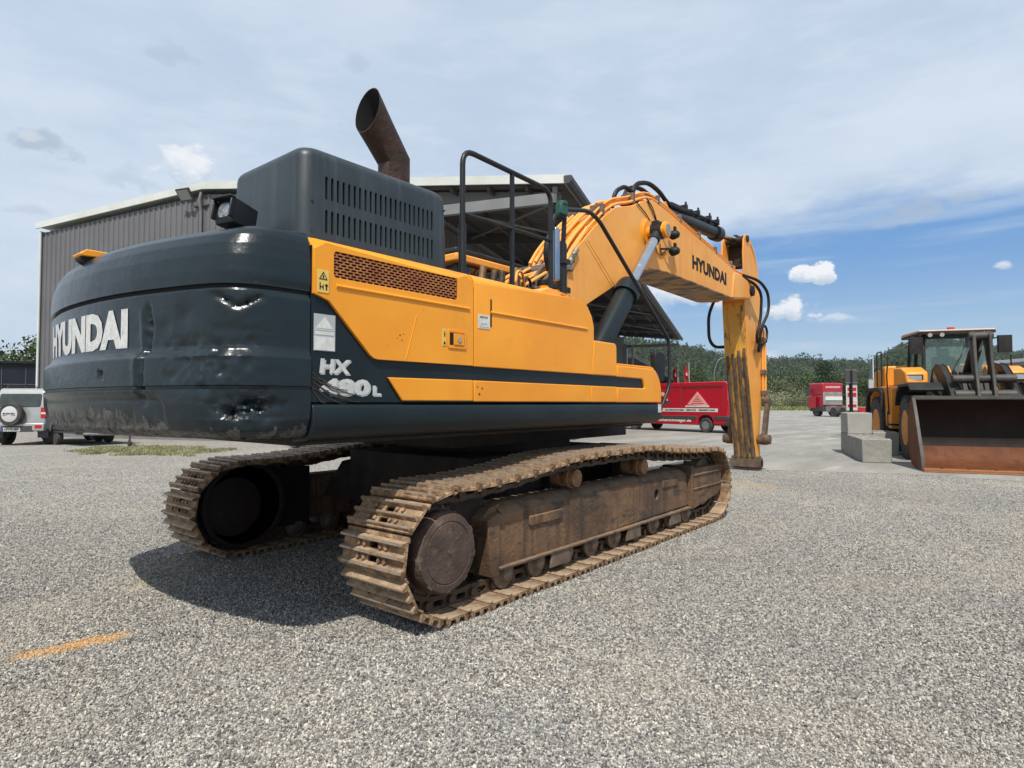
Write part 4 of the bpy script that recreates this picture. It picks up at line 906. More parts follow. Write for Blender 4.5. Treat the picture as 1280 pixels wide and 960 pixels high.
# ================================================================== the yard
def at(px, D, z=0.):
    """a spot D metres in front of the photographer's position, at the bearing given"""
    p = Vector((CAMX, CAMY, 0)) + FW*D + RT*((px-640)/FPX*D); return Vector((p.x, p.y, z))
def sheet(name, P, z, m):
    b = MB(); b.add([(x, y, z) for x, y in P], [tuple(range(len(P)))]); return b.build(name, m, kind='structure')
def ground_mat(name, kind):
    m = bpy.data.materials.new(name); m.use_nodes = True; nt = m.node_tree; N = nt.nodes; L = nt.links; P = N['Principled BSDF']
    pos = N.new('ShaderNodeNewGeometry').outputs['Position']
    def noise(s, d=5, r=.6, st=(1, 1, 1)):
        mp = N.new('ShaderNodeMapping'); L.new(pos, mp.inputs[0]); mp.inputs['Scale'].default_value = st
        n = N.new('ShaderNodeTexNoise'); L.new(mp.outputs[0], n.inputs[0]); n.inputs['Scale'].default_value = s; n.inputs['Detail'].default_value = d; n.inputs['Roughness'].default_value = r; return n.outputs[0]
    def ramp(x, a, b):
        n = N.new('ShaderNodeMapRange'); n.interpolation_type = 'SMOOTHSTEP'; L.new(x, n.inputs[0]); n.inputs[1].default_value = a; n.inputs[2].default_value = b; return n.outputs[0]
    def mix(f, a, b, t='MIX'):
        n = N.new('ShaderNodeMix'); n.data_type = 'RGBA'; n.blend_type = t
        if isinstance(f, (int, float)): n.inputs[0].default_value = f
        else: L.new(f, n.inputs[0])
        for i, x in ((6, a), (7, b)):
            if isinstance(x, tuple): n.inputs[i].default_value = (*x, 1)
            else: L.new(x, n.inputs[i])
        return n.outputs[2]
    def M(op, a, b=None):
        n = N.new('ShaderNodeMath'); n.operation = op
        for i, x in enumerate((a, b)):
            if x is None: continue
            if isinstance(x, (int, float)): n.inputs[i].default_value = x
            else: L.new(x, n.inputs[i])
        return n.outputs[0]
    if kind in ('gravel', 'stone'):
        if kind == 'gravel':
            def vor(s):
                v = N.new('ShaderNodeTexVoronoi'); L.new(pos, v.inputs[0]); v.inputs['Scale'].default_value = s; return v
            v = vor(58); v2 = vor(24)
            sp = N.new('ShaderNodeSeparateColor'); L.new(v.outputs['Color'], sp.inputs[0]); rnd = sp.outputs[0]
            sp2 = N.new('ShaderNodeSeparateColor'); L.new(v2.outputs['Color'], sp2.inputs[0])
            rnd = M('ADD', M('MULTIPLY', rnd, .72), M('MULTIPLY', sp2.outputs[0], .28))
        else:
            oi = N.new('ShaderNodeObjectInfo'); rnd = oi.outputs['Random']
        cr = N.new('ShaderNodeValToRGB'); L.new(rnd, cr.inputs[0]); e = cr.color_ramp
        e.elements[0].position = 0; e.elements[0].color = (.055, .052, .048, 1); e.elements[1].position = 1; e.elements[1].color = (.64, .59, .50, 1)
        for p, c in ((.28, (.165, .160, .150)), (.55, (.295, .280, .252)), (.80, (.42, .395, .345))): q = e.elements.new(p); q.color = (*c, 1)
        c = cr.outputs[0]
        # patches of tan dust and of bluish stone
        c = mix(M('MULTIPLY', ramp(noise(.55, 4), .45, .70), .30), c, (.44, .38, .29)); c = mix(M('MULTIPLY', ramp(noise(.9, 3), .5, .75), .22), c, (.20, .21, .225))
        c = mix(M('MULTIPLY', ramp(noise(.22, 5, .6, (1, .5, 1)), .42, .70), .25), c, (.17, .163, .15)); c = mix(M('MULTIPLY', ramp(noise(.35, 6, .65, (.4, 1.3, 1)), .52, .72), .30), c, (.47, .43, .36))
        # the orange paint mark and rust-coloured spots: paint lying on the stones
        def band(p0, p1, w, col, amt, cur):
            d = (Vector(p1)-Vector(p0)); Lh = d.length; d.normalize(); s = N.new('ShaderNodeSeparateXYZ'); L.new(pos, s.inputs[0])
            X = M('SUBTRACT', s.outputs[0], p0[0]); Y_ = M('SUBTRACT', s.outputs[1], p0[1])
            t = M('ADD', M('MULTIPLY', X, d.x), M('MULTIPLY', Y_, d.y)); q = M('ADD', M('MULTIPLY', X, -d.y), M('MULTIPLY', Y_, d.x))
            q = M('ADD', q, M('MULTIPLY', M('SUBTRACT', noise(9, 5), .5), w*2.2))
            k = M('MULTIPLY', ramp(M('ABSOLUTE', q), w, w*.35), M('MULTIPLY', ramp(t, -.1, .05), ramp(t, Lh+.1, Lh-.08)))
            k = M('MULTIPLY', k, ramp(noise(24, 5), .28, .52))
            return mix(M('MULTIPLY', k, amt), cur, col)
        c = band((-4.16, -.13), (-3.68, -.20), .10, (.60, .34, .12), .8, c)
        c = band((5.7, -1.35), (5.95, -.55), .30, (.42, .30, .16), .6, c)
        c = band((-3.3, .75), (-3.1, .95), .05, (.5, .44, .30), .5, c)
        L.new(c, P.inputs['Base Color']); P.inputs['Roughness'].default_value = .85
        if kind == 'gravel':
            b = N.new('ShaderNodeBump'); b.inputs['Strength'].default_value = 1.; b.inputs['Distance'].default_value = .012
            h = M('SUBTRACT', 1., M('MULTIPLY', v.outputs['Distance'], 1.)); L.new(M('ADD', h, M('MULTIPLY', noise(70, 3), .4)), b.inputs['Height']); L.new(b.outputs[0], P.inputs['Normal'])
        else:
            pass
    elif kind == 'asphalt':
        c = mix(ramp(noise(.30, 6, .6, (.6, 2.2, 1)), .35, .68), (.22, .208, .186), (.335, .318, .285))
        c = mix(M('MULTIPLY', ramp(noise(1.1, 6, .7, (.35, 2.4, 1)), .56, .64), .55), c, (.46, .435, .385)); c = mix(M('MULTIPLY', ramp(noise(.55, 5, .6, (.4, 1.4, 1)), .55, .72), .55), c, (.14, .134, .122))
        c = mix(M('MULTIPLY', ramp(noise(60, 4), .4, .65), .35), c, (.20, .195, .18))
        L.new(c, P.inputs['Base Color']); P.inputs['Roughness'].default_value = .9
        b = N.new('ShaderNodeBump'); b.inputs['Strength'].default_value = .5; b.inputs['Distance'].default_value = .01; L.new(noise(70, 5), b.inputs['Height']); L.new(b.outputs[0], P.inputs['Normal'])
    elif kind == 'meadow':
        c = mix(ramp(noise(.12, 6), .35, .65), (.085, .12, .035), (.17, .19, .065)); c = mix(M('MULTIPLY', ramp(noise(2, 5), .45, .7), .5), c, (.22, .21, .10))
        L.new(c, P.inputs['Base Color']); P.inputs['Roughness'].default_value = .95
    return m
M_gravel = ground_mat('yard_gravel', 'gravel'); M_stone = ground_mat('loose_stone', 'stone'); M_asph = ground_mat('yard_asphalt', 'asphalt'); M_mead = ground_mat('meadow', 'meadow')
sheet('ground', [(-2500, -2500), (2500, -2500), (2500, 2500), (-2500, 2500)], -.012, M_mead)
sheet('gravel_yard', [(-60, -60), (11.5, -60), (11.5, 40), (40, 90), (-60, 90)], 0, M_gravel)
eg = [(9.9, -60), (9.5, -12), (9.45, -4.6), (9.40, -2.6), (8.9, -1.5), (8.45, -.3), (8.3, .9), (8.8, 3.), (9.5, 5.0), (10.6, 7.5), (11.2, 12), (9, 30), (8, 60), (30, 95)]
egj = []
for i in range(len(eg)-1):
    for k in range(12): t = k/12; p = Vector(eg[i]).lerp(Vector(eg[i+1]), t); j = mnoise.noise(Vector((p.x*2, p.y*2, 0)))*.12; egj.append((p.x+j, p.y))
far1 = at(1500, 122); far2 = at(600, 122)
sheet('asphalt_yard', egj+[(30, 95), (far2.x, far2.y), (far1.x, far1.y), (120, -60)], .004, M_asph)

# ---- loose stones of the gravel, real ones where they show as stones
def gravel():
    rs = np.random.RandomState(5); N_ = 430000
    u = rs.rand(N_); D = 1.9 + (15.5-1.9)*(u**1.55); px = -60+rs.rand(N_)*1400
    X = (px-640)/FPX*D
    # equal-area thinning: keep the stones dense near the lens and let them thin out
    keep = rs.rand(N_) < np.clip(1.15 - (D-5)/11, 0, 1); D, X = D[keep], X[keep]
    x = CAMX + FW.x*D + RT.x*X; y = CAMY + FW.y*D + RT.y*X
    edge = np.interp(y, [-60, -12, -4.6, -2.6, -1.5, -.3, .9, 3, 5, 7.5, 12], [9.9, 9.5, 9.45, 9.4, 8.9, 8.45, 8.3, 8.8, 9.5, 10.6, 11.2])
    k = (x < edge + rs.normal(0, .25, len(x))**2*3); x, y, D = x[k], y[k], D[k]
    co = np.stack([x, y, rs.uniform(-.004, .006, len(x))], -1)
    me = bpy.data.meshes.new('gravel_stones'); me.vertices.add(len(co)); me.vertices.foreach_set('co', co.ravel().astype(np.float32)); me.update()
    o = nlink(bpy.data.objects.new('gravel_stones', me)); tag(o, 'loose grey gravel stones covering the yard in front of the excavator tracks', 'gravel', kind='stuff')
    ng = bpy.data.node_groups.new('scatter', 'GeometryNodeTree'); ng.interface.new_socket('Geometry', in_out='INPUT', socket_type='NodeSocketGeometry'); ng.interface.new_socket('Geometry', in_out='OUTPUT', socket_type='NodeSocketGeometry')
    n = ng.nodes; l = ng.links; gi = n.new('NodeGroupInput'); go = n.new('NodeGroupOutput')
    gi2 = n.new('GeometryNodeGeometryToInstance')
    for s in range(4):
        ic = n.new('GeometryNodeMeshIcoSphere'); ic.inputs['Radius'].default_value = .5; ic.inputs['Subdivisions'].default_value = 1
        sp = n.new('GeometryNodeSetPosition'); nt = n.new('ShaderNodeTexNoise'); nt.noise_dimensions = '4D'; nt.inputs['W'].default_value = s*3.3+1; nt.inputs['Scale'].default_value = 1.5; nt.inputs['Detail'].default_value = 1
        vs = n.new('ShaderNodeVectorMath'); vs.operation = 'SUBTRACT'; l.new(nt.outputs['Color'], vs.inputs[0]); vs.inputs[1].default_value = (.5, .5, .5)
        vm = n.new('ShaderNodeVectorMath'); vm.operation = 'SCALE'; l.new(vs.outputs[0], vm.inputs[0]); vm.inputs['Scale'].default_value = 1.1
        l.new(ic.outputs[0], sp.inputs['Geometry']); l.new(vm.outputs[0], sp.inputs['Offset'])
        sm = n.new('GeometryNodeSetMaterial'); sm.inputs['Material'].default_value = M_stone; l.new(sp.outputs[0], sm.inputs[0])
        l.new(sm.outputs[0], gi2.inputs[0])
    ip = n.new('GeometryNodeInstanceOnPoints'); ip.inputs['Pick Instance'].default_value = True
    l.new(gi.outputs[0], ip.inputs['Points']); l.new(gi2.outputs[0], ip.inputs['Instance'])
    rr = n.new('FunctionNodeRandomValue'); rr.data_type = 'FLOAT_VECTOR'; rr.inputs[0].default_value = (0, 0, 0); rr.inputs[1].default_value = (6.28, 6.28, 6.28); l.new(rr.outputs[0], ip.inputs['Rotation'])
    ri = n.new('FunctionNodeRandomValue'); ri.data_type = 'INT'; ri.inputs[4].default_value = 0; ri.inputs[5].default_value = 3; ri.inputs['Seed'].default_value = 2; l.new(ri.outputs[2], ip.inputs['Instance Index'])
    rs2 = n.new('FunctionNodeRandomValue'); rs2.data_type = 'FLOAT_VECTOR'; rs2.inputs[0].default_value = (.008, .007, .006); rs2.inputs[1].default_value = (.022, .017, .013); rs2.inputs['Seed'].default_value = 9; l.new(rs2.outputs[0], ip.inputs['Scale'])
    l.new(ip.outputs[0], go.inputs[0])
    md = o.modifiers.new('scatter', 'NODES'); md.node_group = ng
gravel()

# ---- weeds
M_weed = mat('weed_green', (.13, .15, .05), .7, var=(1.6, (.34, .31, .17), 1.), coord='Object')
def blades(name, spots, n_each, h, m, label, cat='weeds', wid=.006, spread=.08):
    rs = np.random.RandomState(3); V = []; F = []
    for (x, y) in spots:
        for k in range(n_each):
            a = rs.rand()*6.28; r = spread*rs.rand(); bx, by = x+r*math.cos(a), y+r*math.sin(a); hh = h*rs.uniform(.4, 1.1); dx, dy = rs.normal(0, .35, 2)*hh
            c, s = math.cos(a*3)*wid, math.sin(a*3)*wid; i = len(V)
            V += [(bx-c, by-s, -.003), (bx+c, by+s, -.003), (bx+dx*.5+c*.8, by+dy*.5+s*.8, hh*.65), (bx+dx*.5-c*.8, by+dy*.5-s*.8, hh*.65), (bx+dx, by+dy, hh)]; F += [(i, i+1, i+2, i+3), (i+3, i+2, i+4)]
    me = bpy.data.meshes.new(name); me.from_pydata(V, [], F); me.materials.append(m); o = nlink(bpy.data.objects.new(name, me)); return tag(o, label, cat, kind='stuff')
sp = []
rs = np.random.RandomState(8)
while len(sp) < 1500:
    px, D = rs.uniform(20, 300), rs.uniform(16.2, 24)
    cc = at(190, 18.8); p = at(px, D)
    q = ((px-185)/105)**2 + ((D-18.6)/2.0)**2 + .9*mnoise.noise(Vector((p.x*1.1, p.y*1.1, 0)))
    if q < .9 and rs.rand() < .35+.65*max(0, mnoise.noise(Vector((p.x*3.1, p.y*3.1, 7)))*2): sp.append((p.x, p.y))
blades('weeds', sp, 5, .075, M_weed, 'patchy green and straw coloured weeds growing through the gravel behind the counterweight', wid=.010, spread=.16)

# ================================================================== metal hall with canopy
M_clad = mat('grey_cladding', (.128, .126, .130), .5, .1, var=(.6, (.155, .152, .155), .8), streaks=(1.2, .5, .8, (.10, .098, .10), .5))
M_clad2 = mat('light_cladding', (.30, .31, .33), .55, .1, var=(.6, (.35, .36, .37), .8))
M_fasc = mat('white_fascia', (.62, .63, .60), .5, var=(.8, (.50, .52, .47), .9))
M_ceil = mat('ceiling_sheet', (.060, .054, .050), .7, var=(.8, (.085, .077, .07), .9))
M_beam = mat('steel_beam', (.17, .17, .175), .6, .1, var=(1, (.21, .21, .21)))
M_gut = mat('gutter_grey', (.045, .045, .047), .6)
BO_ = Vector((10.44, 6.17, 0)); BU = Vector((-.341, .940, 0)); BV = Vector((.940, .341, 0))
BT = Matrix(((BU.x, BV.x, 0, BO_.x), (BU.y, BV.y, 0, BO_.y), (0, 0, 1, 0), (0, 0, 0, 1)))   # local x = along the gable, y = depth, z = up
hall = empty('metal_hall', label='long grey ribbed metal hall with white roof edge and open canopy behind the excavator', cat='hall'); hall.matrix_world = BT
UR, UL, US, LV = 14.15, 23.2, 6.0, 49.5; ZR, ZE, ZL = 9.70, 8.23, 9.03
def zroof(u): return ZE + (ZR-ZE)*u/UR if u < UR else ZR + (ZL-ZR)*(u-UR)/(UL-UR)
def ribbed(u0, u1, v, zfun0, zfun1, pitch=.28, d=.04, along='u'):
    b = MB(); pts = []; u = u0
    while u < u1-1e-6:
        for f, dd in ((0, 0), (.30, 0), (.38, d), (.62, d), (.70, 0)): 
            if u+f*pitch <= u1: pts.append((u+f*pitch, dd))
        u += pitch
    pts.append((u1, 0))
    rows = [[(p[0], v-p[1], zf(p[0])) if along == 'u' else (v-p[1], p[0], zf(p[0])) for p in pts] for zf in (zfun0, zfun1)]
    return b.grid(rows)
ribbed(US, UL, 0, lambda u: .25, lambda u: zroof(u)-.25).build('gable_wall', M_clad, hall, ang=20)
b = MB(); b.box(US, UL, -.02, .25, -.01, .25); b.box(UL-.05, UL+.03, -.03, .05, .2, ZL-.2); b.build('plinth', M_beam, hall)
ribbed(0, LV, US, lambda u: .1, lambda u: zroof(US)-.35, .30, .04, 'v').build('side_wall', M_clad, hall, ang=20)
b = MB(); b.box(UL-.1, UL, .05, LV, 0, ZL-.3); b.box(US, UL, LV-.1, LV, 0, ZL-.4); b.build('rear_walls', M_clad, hall)
# roof sheets, soffit with ribs across, purlins and rafters
b = MB(); b.prism([(-.05, ZE), (UR, ZR), (UL+.15, ZL-.01), (UL+.15, ZL+.05), (UR, ZR+.07), (-.05, ZE+.06)], -.15, LV+.2, 'y'); b.build('roof', M_fasc, hall)
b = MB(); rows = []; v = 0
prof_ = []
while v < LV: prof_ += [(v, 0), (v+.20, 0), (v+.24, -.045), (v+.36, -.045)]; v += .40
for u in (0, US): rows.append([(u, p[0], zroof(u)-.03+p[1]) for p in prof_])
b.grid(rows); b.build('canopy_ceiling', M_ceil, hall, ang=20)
for k, v in enumerate(np.arange(.6, LV, 5.5)):
    b = MB(); sl_ = (zroof(US)-zroof(.25))/(US-.25)
    b.prism([(.25, ZE-.10), (US, zroof(US)-.08), (US, zroof(US)-.50), (.25, ZE-.38)], v-.08, v+.08, 'y'); b.build('rafter', M_beam if k == 0 else M_gut, hall)
for k, u in enumerate((1.2, 2.5, 3.8, 5.0)):
    b = MB(); b.prism([(u-.04, zroof(u)-.10), (u+.04, zroof(u)-.10), (u+.04, zroof(u)-.24), (u-.04, zroof(u)-.24)], 0, LV, 'y'); b.build('purlin', M_ceil, hall)
for v0 in (1.0, 12., 23., 34.):
    b = MB(); b.tube([(.6, v0, ZE-.25), (5.6, v0+5, zroof(5.6)-.30)], .05, 6); b.tube([(5.6, v0, zroof(5.6)-.3), (.6, v0+5, ZE-.25)], .05, 6); b.build('wind_brace', M_beam, hall)
b = MB(); b.prism([(-.12, ZE-.10), (US, zroof(US)-.10), (UR, ZR-.10), (UL+.15, ZL-.10), (UL+.15, ZL+.16), (UR, ZR+.18), (-.12, ZE+.17)], -.22, -.16, 'y'); b.build('white_fascia', M_fasc, hall)
b = MB(); b.box(.2, US+.3, -.05, .12, ZE-.62, ZE-.28); b.box(.2, .35, -.05, .12, ZE-.62, ZE-.1); b.build('front_beam', M_beam, hall, bev=.01)
b = MB(); b.prism([(-.32, ZE+.10), (-.32, ZE-.05), (-.24, ZE-.14), (-.13, ZE-.14), (-.08, ZE-.05), (-.08, ZE+.10)], -.3, LV+.1, 'y'); b.build('gutter', M_gut, hall)
b = MB(); b.box(.1, US, LV-.25, LV-.05, ZE-.75, ZE-.45); b.build('far_beam', M_beam, hall)
b = MB(); b.box(US-.4, US+1, LV-.3, LV+.3, 0, ZE-.3); b.box(US-1.2, US-1.0, LV-1, LV-.8, 0, ZE-.5); b.build('far_wall', M_clad2, hall)
b = MB(); b.cyl((UL-.02, -.1, .2), (UL-.02, -.1, ZL-.2), .05, seg=10); b.build('downpipe', M_fasc, hall)
b = MB(); b.cyl((UR+.12, -.12, .4), (UR+.12, -.12, ZR-.9), .06, seg=10); b.tube([(UR+.12, -.12, ZR-.9), (UR+.12, -.2, ZR-.5), (UR+.12, -.12, ZR-.2)], .06, 8); b.build('downpipe', M_clad, hall)
b = MB(); T = Matrix.Translation((UR+.62, -.42, ZR-.32)) @ Matrix.Rotation(R(38), 4, 'X'); b.box(-.32, .32, -.03, .05, -.24, .24, T=T); b.box(-.04, .04, .05, .3, -.06, .06, T=T)
fl = b.build('floodlight', M_gut, hall, bev=.01)
b = MB(); b.box(-.27, .27, -.045, -.03, -.19, .19, T=T); b.build('lamp_lens', mat('flood_glass', (.28, .29, .28), .25), fl)
b = MB(); b.box(UR-.2, UR+.5, -.1, -.02, ZR-.72, ZR-.66); b.build('lamp_bracket', M_gut, fl)
b = MB()
for k in range(9):
    b.box(US-2.6+.1*k, US-1.9+.1*k, 4+3.8*k, 6+3.8*k, 0, 1.0+.5*(k % 3))
b.build('stored_pallets', M_under, hall)

# ================================================================== wheel loader (x forward, y left)
LD = empty('wheel_loader', at(1190, 16.9), R(201), label='orange wheel loader with black lift arms and wide rust-brown bucket resting on the ground', cat='wheel loader')
LC = empty; 
M_lorange = mat('loader_orange', (.80, .31, .028), .42, var=(1.5, (.70, .25, .02), .8), dirt=(6, .6, .75, (.30, .18, .08)), dirt2=(18, .64, .72, (.08, .055, .04)), bump=(8, .1))
M_lblack = mat('loader_black', (.014, .014, .014), .5, var=(3, (.030, .028, .025)), dirt=(7, .58, .74, (.060, .052, .042)), spec=.25)
M_lgrey = mat('loader_grey_steel', (.035, .035, .032), .6, .2, var=(3, (.070, .066, .056)), dirt=(8, .55, .7, (.13, .10, .072)))
M_buck = mat('shaded_bucket_steel', (.014, .009, .007), .55, 0, var=(1.6, (.024, .014, .010)), streaks=(5, .5, .7, (.010, .007, .006), .6), dirt=(5, .62, .76, (.055, .022, .012)), bump=(6, .2), spec=.2)
M_brust = mat('bucket_rust', (.105, .034, .014), .65, 0, var=(2.5, (.15, .052, .020)), streaks=(7, .5, .72, (.07, .028, .014), .7), dirt=(9, .62, .75, (.18, .085, .035)), bump=(18, .4), spec=.2)
M_edge = mat('cutting_edge_rust', (.33, .13, .045), .6, .1, var=(6, (.26, .11, .045)), dirt=(11, .6, .7, (.16, .07, .03)))
M_tyre = mat('tyre_rubber', (.028, .027, .026), .85, var=(6, (.060, .056, .05)))
M_orim = mat('orange_rim', (.72, .26, .025), .5, var=(6, (.50, .19, .03)))
WR = .82
def wheel_set(x, y, sgn, name='wheel'):
    b = MB(); w = .31
    b.lathe([(.43, -w*.95), (.62, -w*1.02), (.74, -w), (WR-.03, -w*.86), (WR-.03, w*.86), (.74, w), (.62, w*1.02), (.43, w*.95)], 40, 'y', cap=False)
    ty = b.build('wheel', M_tyre, LD); ty.location = (x, y, WR-.02)
    b = MB()
    for k in range(26):
        a = 2*math.pi*k/26
        for s in (-1, 1):
            a2 = a + (s*.5+.5)*math.pi/26; T = Matrix.Rotation(a2, 4, 'Y') @ Matrix.Translation((WR-.02, s*.15, 0)) @ Matrix.Rotation(R(28*s), 4, 'X')
            b.box(-.06, .025, -.17, .17, -.036, .036, T=T)
    b.build('tread', M_tyre, ty)['kind'] = 'stuff'
    b = MB(); s = sgn
    b.lathe([(.45, .30*s), (.455, .27*s), (.40, .24*s), (.36, .10*s), (.30, .06*s), (.20, .06*s), (.20, .16*s), (.10, .18*s), (.001, .18*s)], 32, 'y'); b.build('rim', M_orim, ty)
    return ty
for x in (1.75, -1.75):
    for s in (-1, 1): wheel_set(x, 1.17*s, s)
b = MB(); b.prism([(-3.1, .75), (-3.3, 1.0), (-3.3, 1.9), (-3.1, 2.25), (-1.0, 2.45), (-.9, 1.4), (-.9, .75)], -.62, .62); b.build('rear_hood', M_lorange, LD, bev=.08, seg=3)
b = MB(); b.box(-3.35, -2.6, -.9, .9, .6, 1.25); b.build('ballast', M_lblack, LD, bev=.05)
for s in (-1, 1):
    y0, y1 = sorted((.62*s, 1.42*s)); b = MB(); P = [(-2.75, 1.25), (-2.6, 1.62), (-2.3, 1.80), (-1.2, 1.80), (-.92, 1.70), (-.80, .78), (-.60, .70), (-.20, .70), (-.20, 1.85), (-.35, 1.92), (-2.35, 1.92), (-2.70, 1.75), (-2.85, 1.25)]
    b.prism(P, y0, y1); b.build('rear_fender', M_lorange, LD, bev=.03)
    b = MB(); P = [(-2.9, 1.1), (-2.72, 1.72), (-2.35, 1.90), (-1.15, 1.90), (-.9, 1.75), (-.86, 1.2), (-.95, 1.2), (-1.0, 1.68), (-1.2, 1.80), (-2.30, 1.80), (-2.62, 1.62), (-2.8, 1.1)]; y0, y1 = sorted((1.20*s, 1.52*s)); b.prism(P, y0, y1); b.build('rubber_fender', M_lblack, LD)
    b = MB(); P = [(.62, 1.35), (.85, 1.70), (1.2, 1.86), (2.3, 1.86), (2.62, 1.70), (2.66, 1.76), (2.35, 1.93), (1.15, 1.93), (.78, 1.76), (.55, 1.38)]; y0, y1 = sorted((.80*s, 1.50*s)); b.prism(P, y0, y1); b.build('front_fender', M_lblack, LD, bev=.02)
    b = MB(); b.prism([(-.15, 1.93), (-.15, 2.42), (.55, 2.40), (1.00, 2.25), (1.06, 1.95)], *sorted((.84*s, 1.36*s))); b.build('side_cowl', M_lorange, LD, bev=.04)
    b = MB(); b.prism([(-1.35, 1.93), (-1.35, 2.55), (-2.6, 2.42), (-2.8, 1.9)], *sorted((.55*s, 1.30*s))); b.build('engine_side_panel', M_lorange, LD, bev=.05)
    b = MB(); b.box(.95, 1.12, *sorted((.92*s, 1.30*s)), 2.0, 2.18); b.tube([(.9, 1.1*s, 1.9), (.9, 1.1*s, 2.0)], .03); hl = b.build('headlight', M_lblack, LD, bev=.03)
    b = MB(); b.box(1.12, 1.135, *sorted((.96*s, 1.26*s)), 2.03, 2.15); b.build('lamp_lens', M_chrome, hl)
    b = MB(); b.tube(arc_path([(-1.9, 1.38*s, 1.92), (-1.9, 1.38*s, 2.98), (-1.35, 1.38*s, 2.98), (-1.35, 1.38*s, 1.92)], .08), .022); b.tube([(-1.9, 1.38*s, 2.45), (-1.35, 1.38*s, 2.45)], .018); b.tube(arc_path([(-.30, 1.45*s, 1.1), (-.28, 1.50*s, 2.2), (-.28, 1.46*s, 2.75)], .08), .02)
    b.build('handrail', M_lblack, LD)
    b = MB(); b.box(-.55, -.15, *sorted((1.15*s, 1.46*s)), .42, .46); b.box(-.55, -.15, *sorted((1.15*s, 1.46*s)), .80, .84); b.box(-.56, -.53, *sorted((1.20*s, 1.44*s)), .42, 1.2); b.build('step', M_lblack, LD)
b = MB(); b.box(-1.2, .3, -.75, .75, .55, 1.35); b.box(.3, 2.4, -.5, .5, .55, 1.5); b.prism([(.5, 1.4), (.9, 2.2), (1.6, 2.2), (2.2, 1.3)], -.60, .60); b.cyl((1.75, -.95, .80), (1.75, .95, .80), .22); b.cyl((-1.75, -.95, .80), (-1.75, .95, .80), .22)
b.build('frame', M_lblack, LD, bev=.03)
b = MB()
for s in (-1, 1): b.prism([(.75, 1.35), (.95, 2.28), (1.25, 2.40), (1.55, 2.20), (2.25, 1.30), (2.1, .9), (.9, .9)], .38*s, .58*s)
b.build('arm_tower', M_lorange, LD, bev=.03)
# cab
b = MB(); cx0, cx1, cy = -1.05, .35, .78
for (x, y, z0, x1, y1, z1) in ((.42, .78, 1.9, .18, .70, 3.36), (.42, -.78, 1.9, .18, -.70, 3.36), (-1.05, .78, 1.9, -1.0, .70, 3.36), (-1.05, -.78, 1.9, -1.0, -.70, 3.36), (-.32, -.80, 1.9, -.32, -.72, 3.36), (-.32, .80, 1.9, -.32, .72, 3.36)):
    b.tube([(x, y, z0), (x1, y1, z1)], .052, 6)
b.box(-1.1, .45, -.82, .82, 1.35, 1.98); b.box(-1.05, .20, -.72, .72, 3.30, 3.36); b.box(-1.08, -1.0, -.75, .75, 1.9, 2.3)
cab = b.build('cab', M_lblack, LD, bev=.02)
b = MB(); b.prism([(-1.25, 3.36), (.45, 3.36), (.48, 3.385), (.40, 3.42), (-1.1, 3.45), (-1.3, 3.40)], -.88, .88); b.build('roof', mat('pale_roof', (.50, .32, .24), .5, var=(2, (.55, .42, .34))), cab, bev=.02)
b = MB(); b.box(-1.25, .47, -.87, .87, 3.30, 3.357); b.build('roof_band', M_lblack, cab)
glm = mat('cab_glass_clear', (.16, .26, .25), .03, 0, trans=.0, alpha=.38, spec=.5)
b = MB(); b.add([(.42, -.72, 1.98), (.42, .72, 1.98), (.19, .66, 3.3), (.19, -.66, 3.3)], [(0, 1, 2, 3)]); b.build('windscreen', glm, cab)
b = MB(); b.add([(-1.0, -.75, 1.98), (.38, -.75, 1.98), (.16, -.70, 3.3), (-1.0, -.70, 3.3)], [(0, 1, 2, 3)]); b.build('side_window', glm, cab)
b = MB(); b.add([(-1.0, .75, 1.98), (.38, .75, 1.98), (.16, .70, 3.3), (-1.0, .70, 3.3)], [(0, 1, 2, 3)]); b.build('side_window', glm, cab)
b = MB(); b.box(-.75, -.55, -.28, .28, 1.9, 2.75); b.box(-.7, -.1, -.28, .28, 1.9, 2.2); b.box(-.72, -.60, -.15, .15, 2.75, 2.98); b.build('driver_seat', M_lblack, cab, bev=.05)
b = MB(); b.tube([(.25, 0, 1.95), (.05, 0, 2.5)], .04); b.lathe([(.18, -.015), (.2, 0), (.18, .015)], 20, 'z', T=Matrix.Translation((.02, 0, 2.52)) @ Matrix.Rotation(R(-30), 4, 'Y')); b.build('steering_wheel', M_lblack, cab)
b = MB(); b.tube([(.44, -.25, 2.0), (.30, .15, 2.75)], .012, 6); b.tube([(.30, .05, 2.35), (.235, .24, 3.0)], .018, 6); b.build('wiper', M_lblack, cab)
b = MB(); b.cyl((-.3, .1, 3.47), (-.3, .1, 3.54), .09, seg=14); b.build('beacon', mat('red_beacon', (.45, .05, .02), .3), cab)
for s in (-1, 1):
    b = MB(); b.tube([(.30, .75*s, 3.15), (.62, .98*s, 3.15), (.62, .98*s, 2.9)], .018); b.box(.57, .67, *sorted((.85*s, 1.15*s)), 2.75, 3.2); b.build('side_mirror', M_lblack, cab, bev=.03)
    for k in (0, 1):
        b = MB(); yy = (.62-.28*k)*s; b.cyl((.40, yy, 3.29), (.47, yy, 3.27), .055, seg=12); b.build('work_light', mat('lamp_white', (.5, .48, .45), .3), cab)
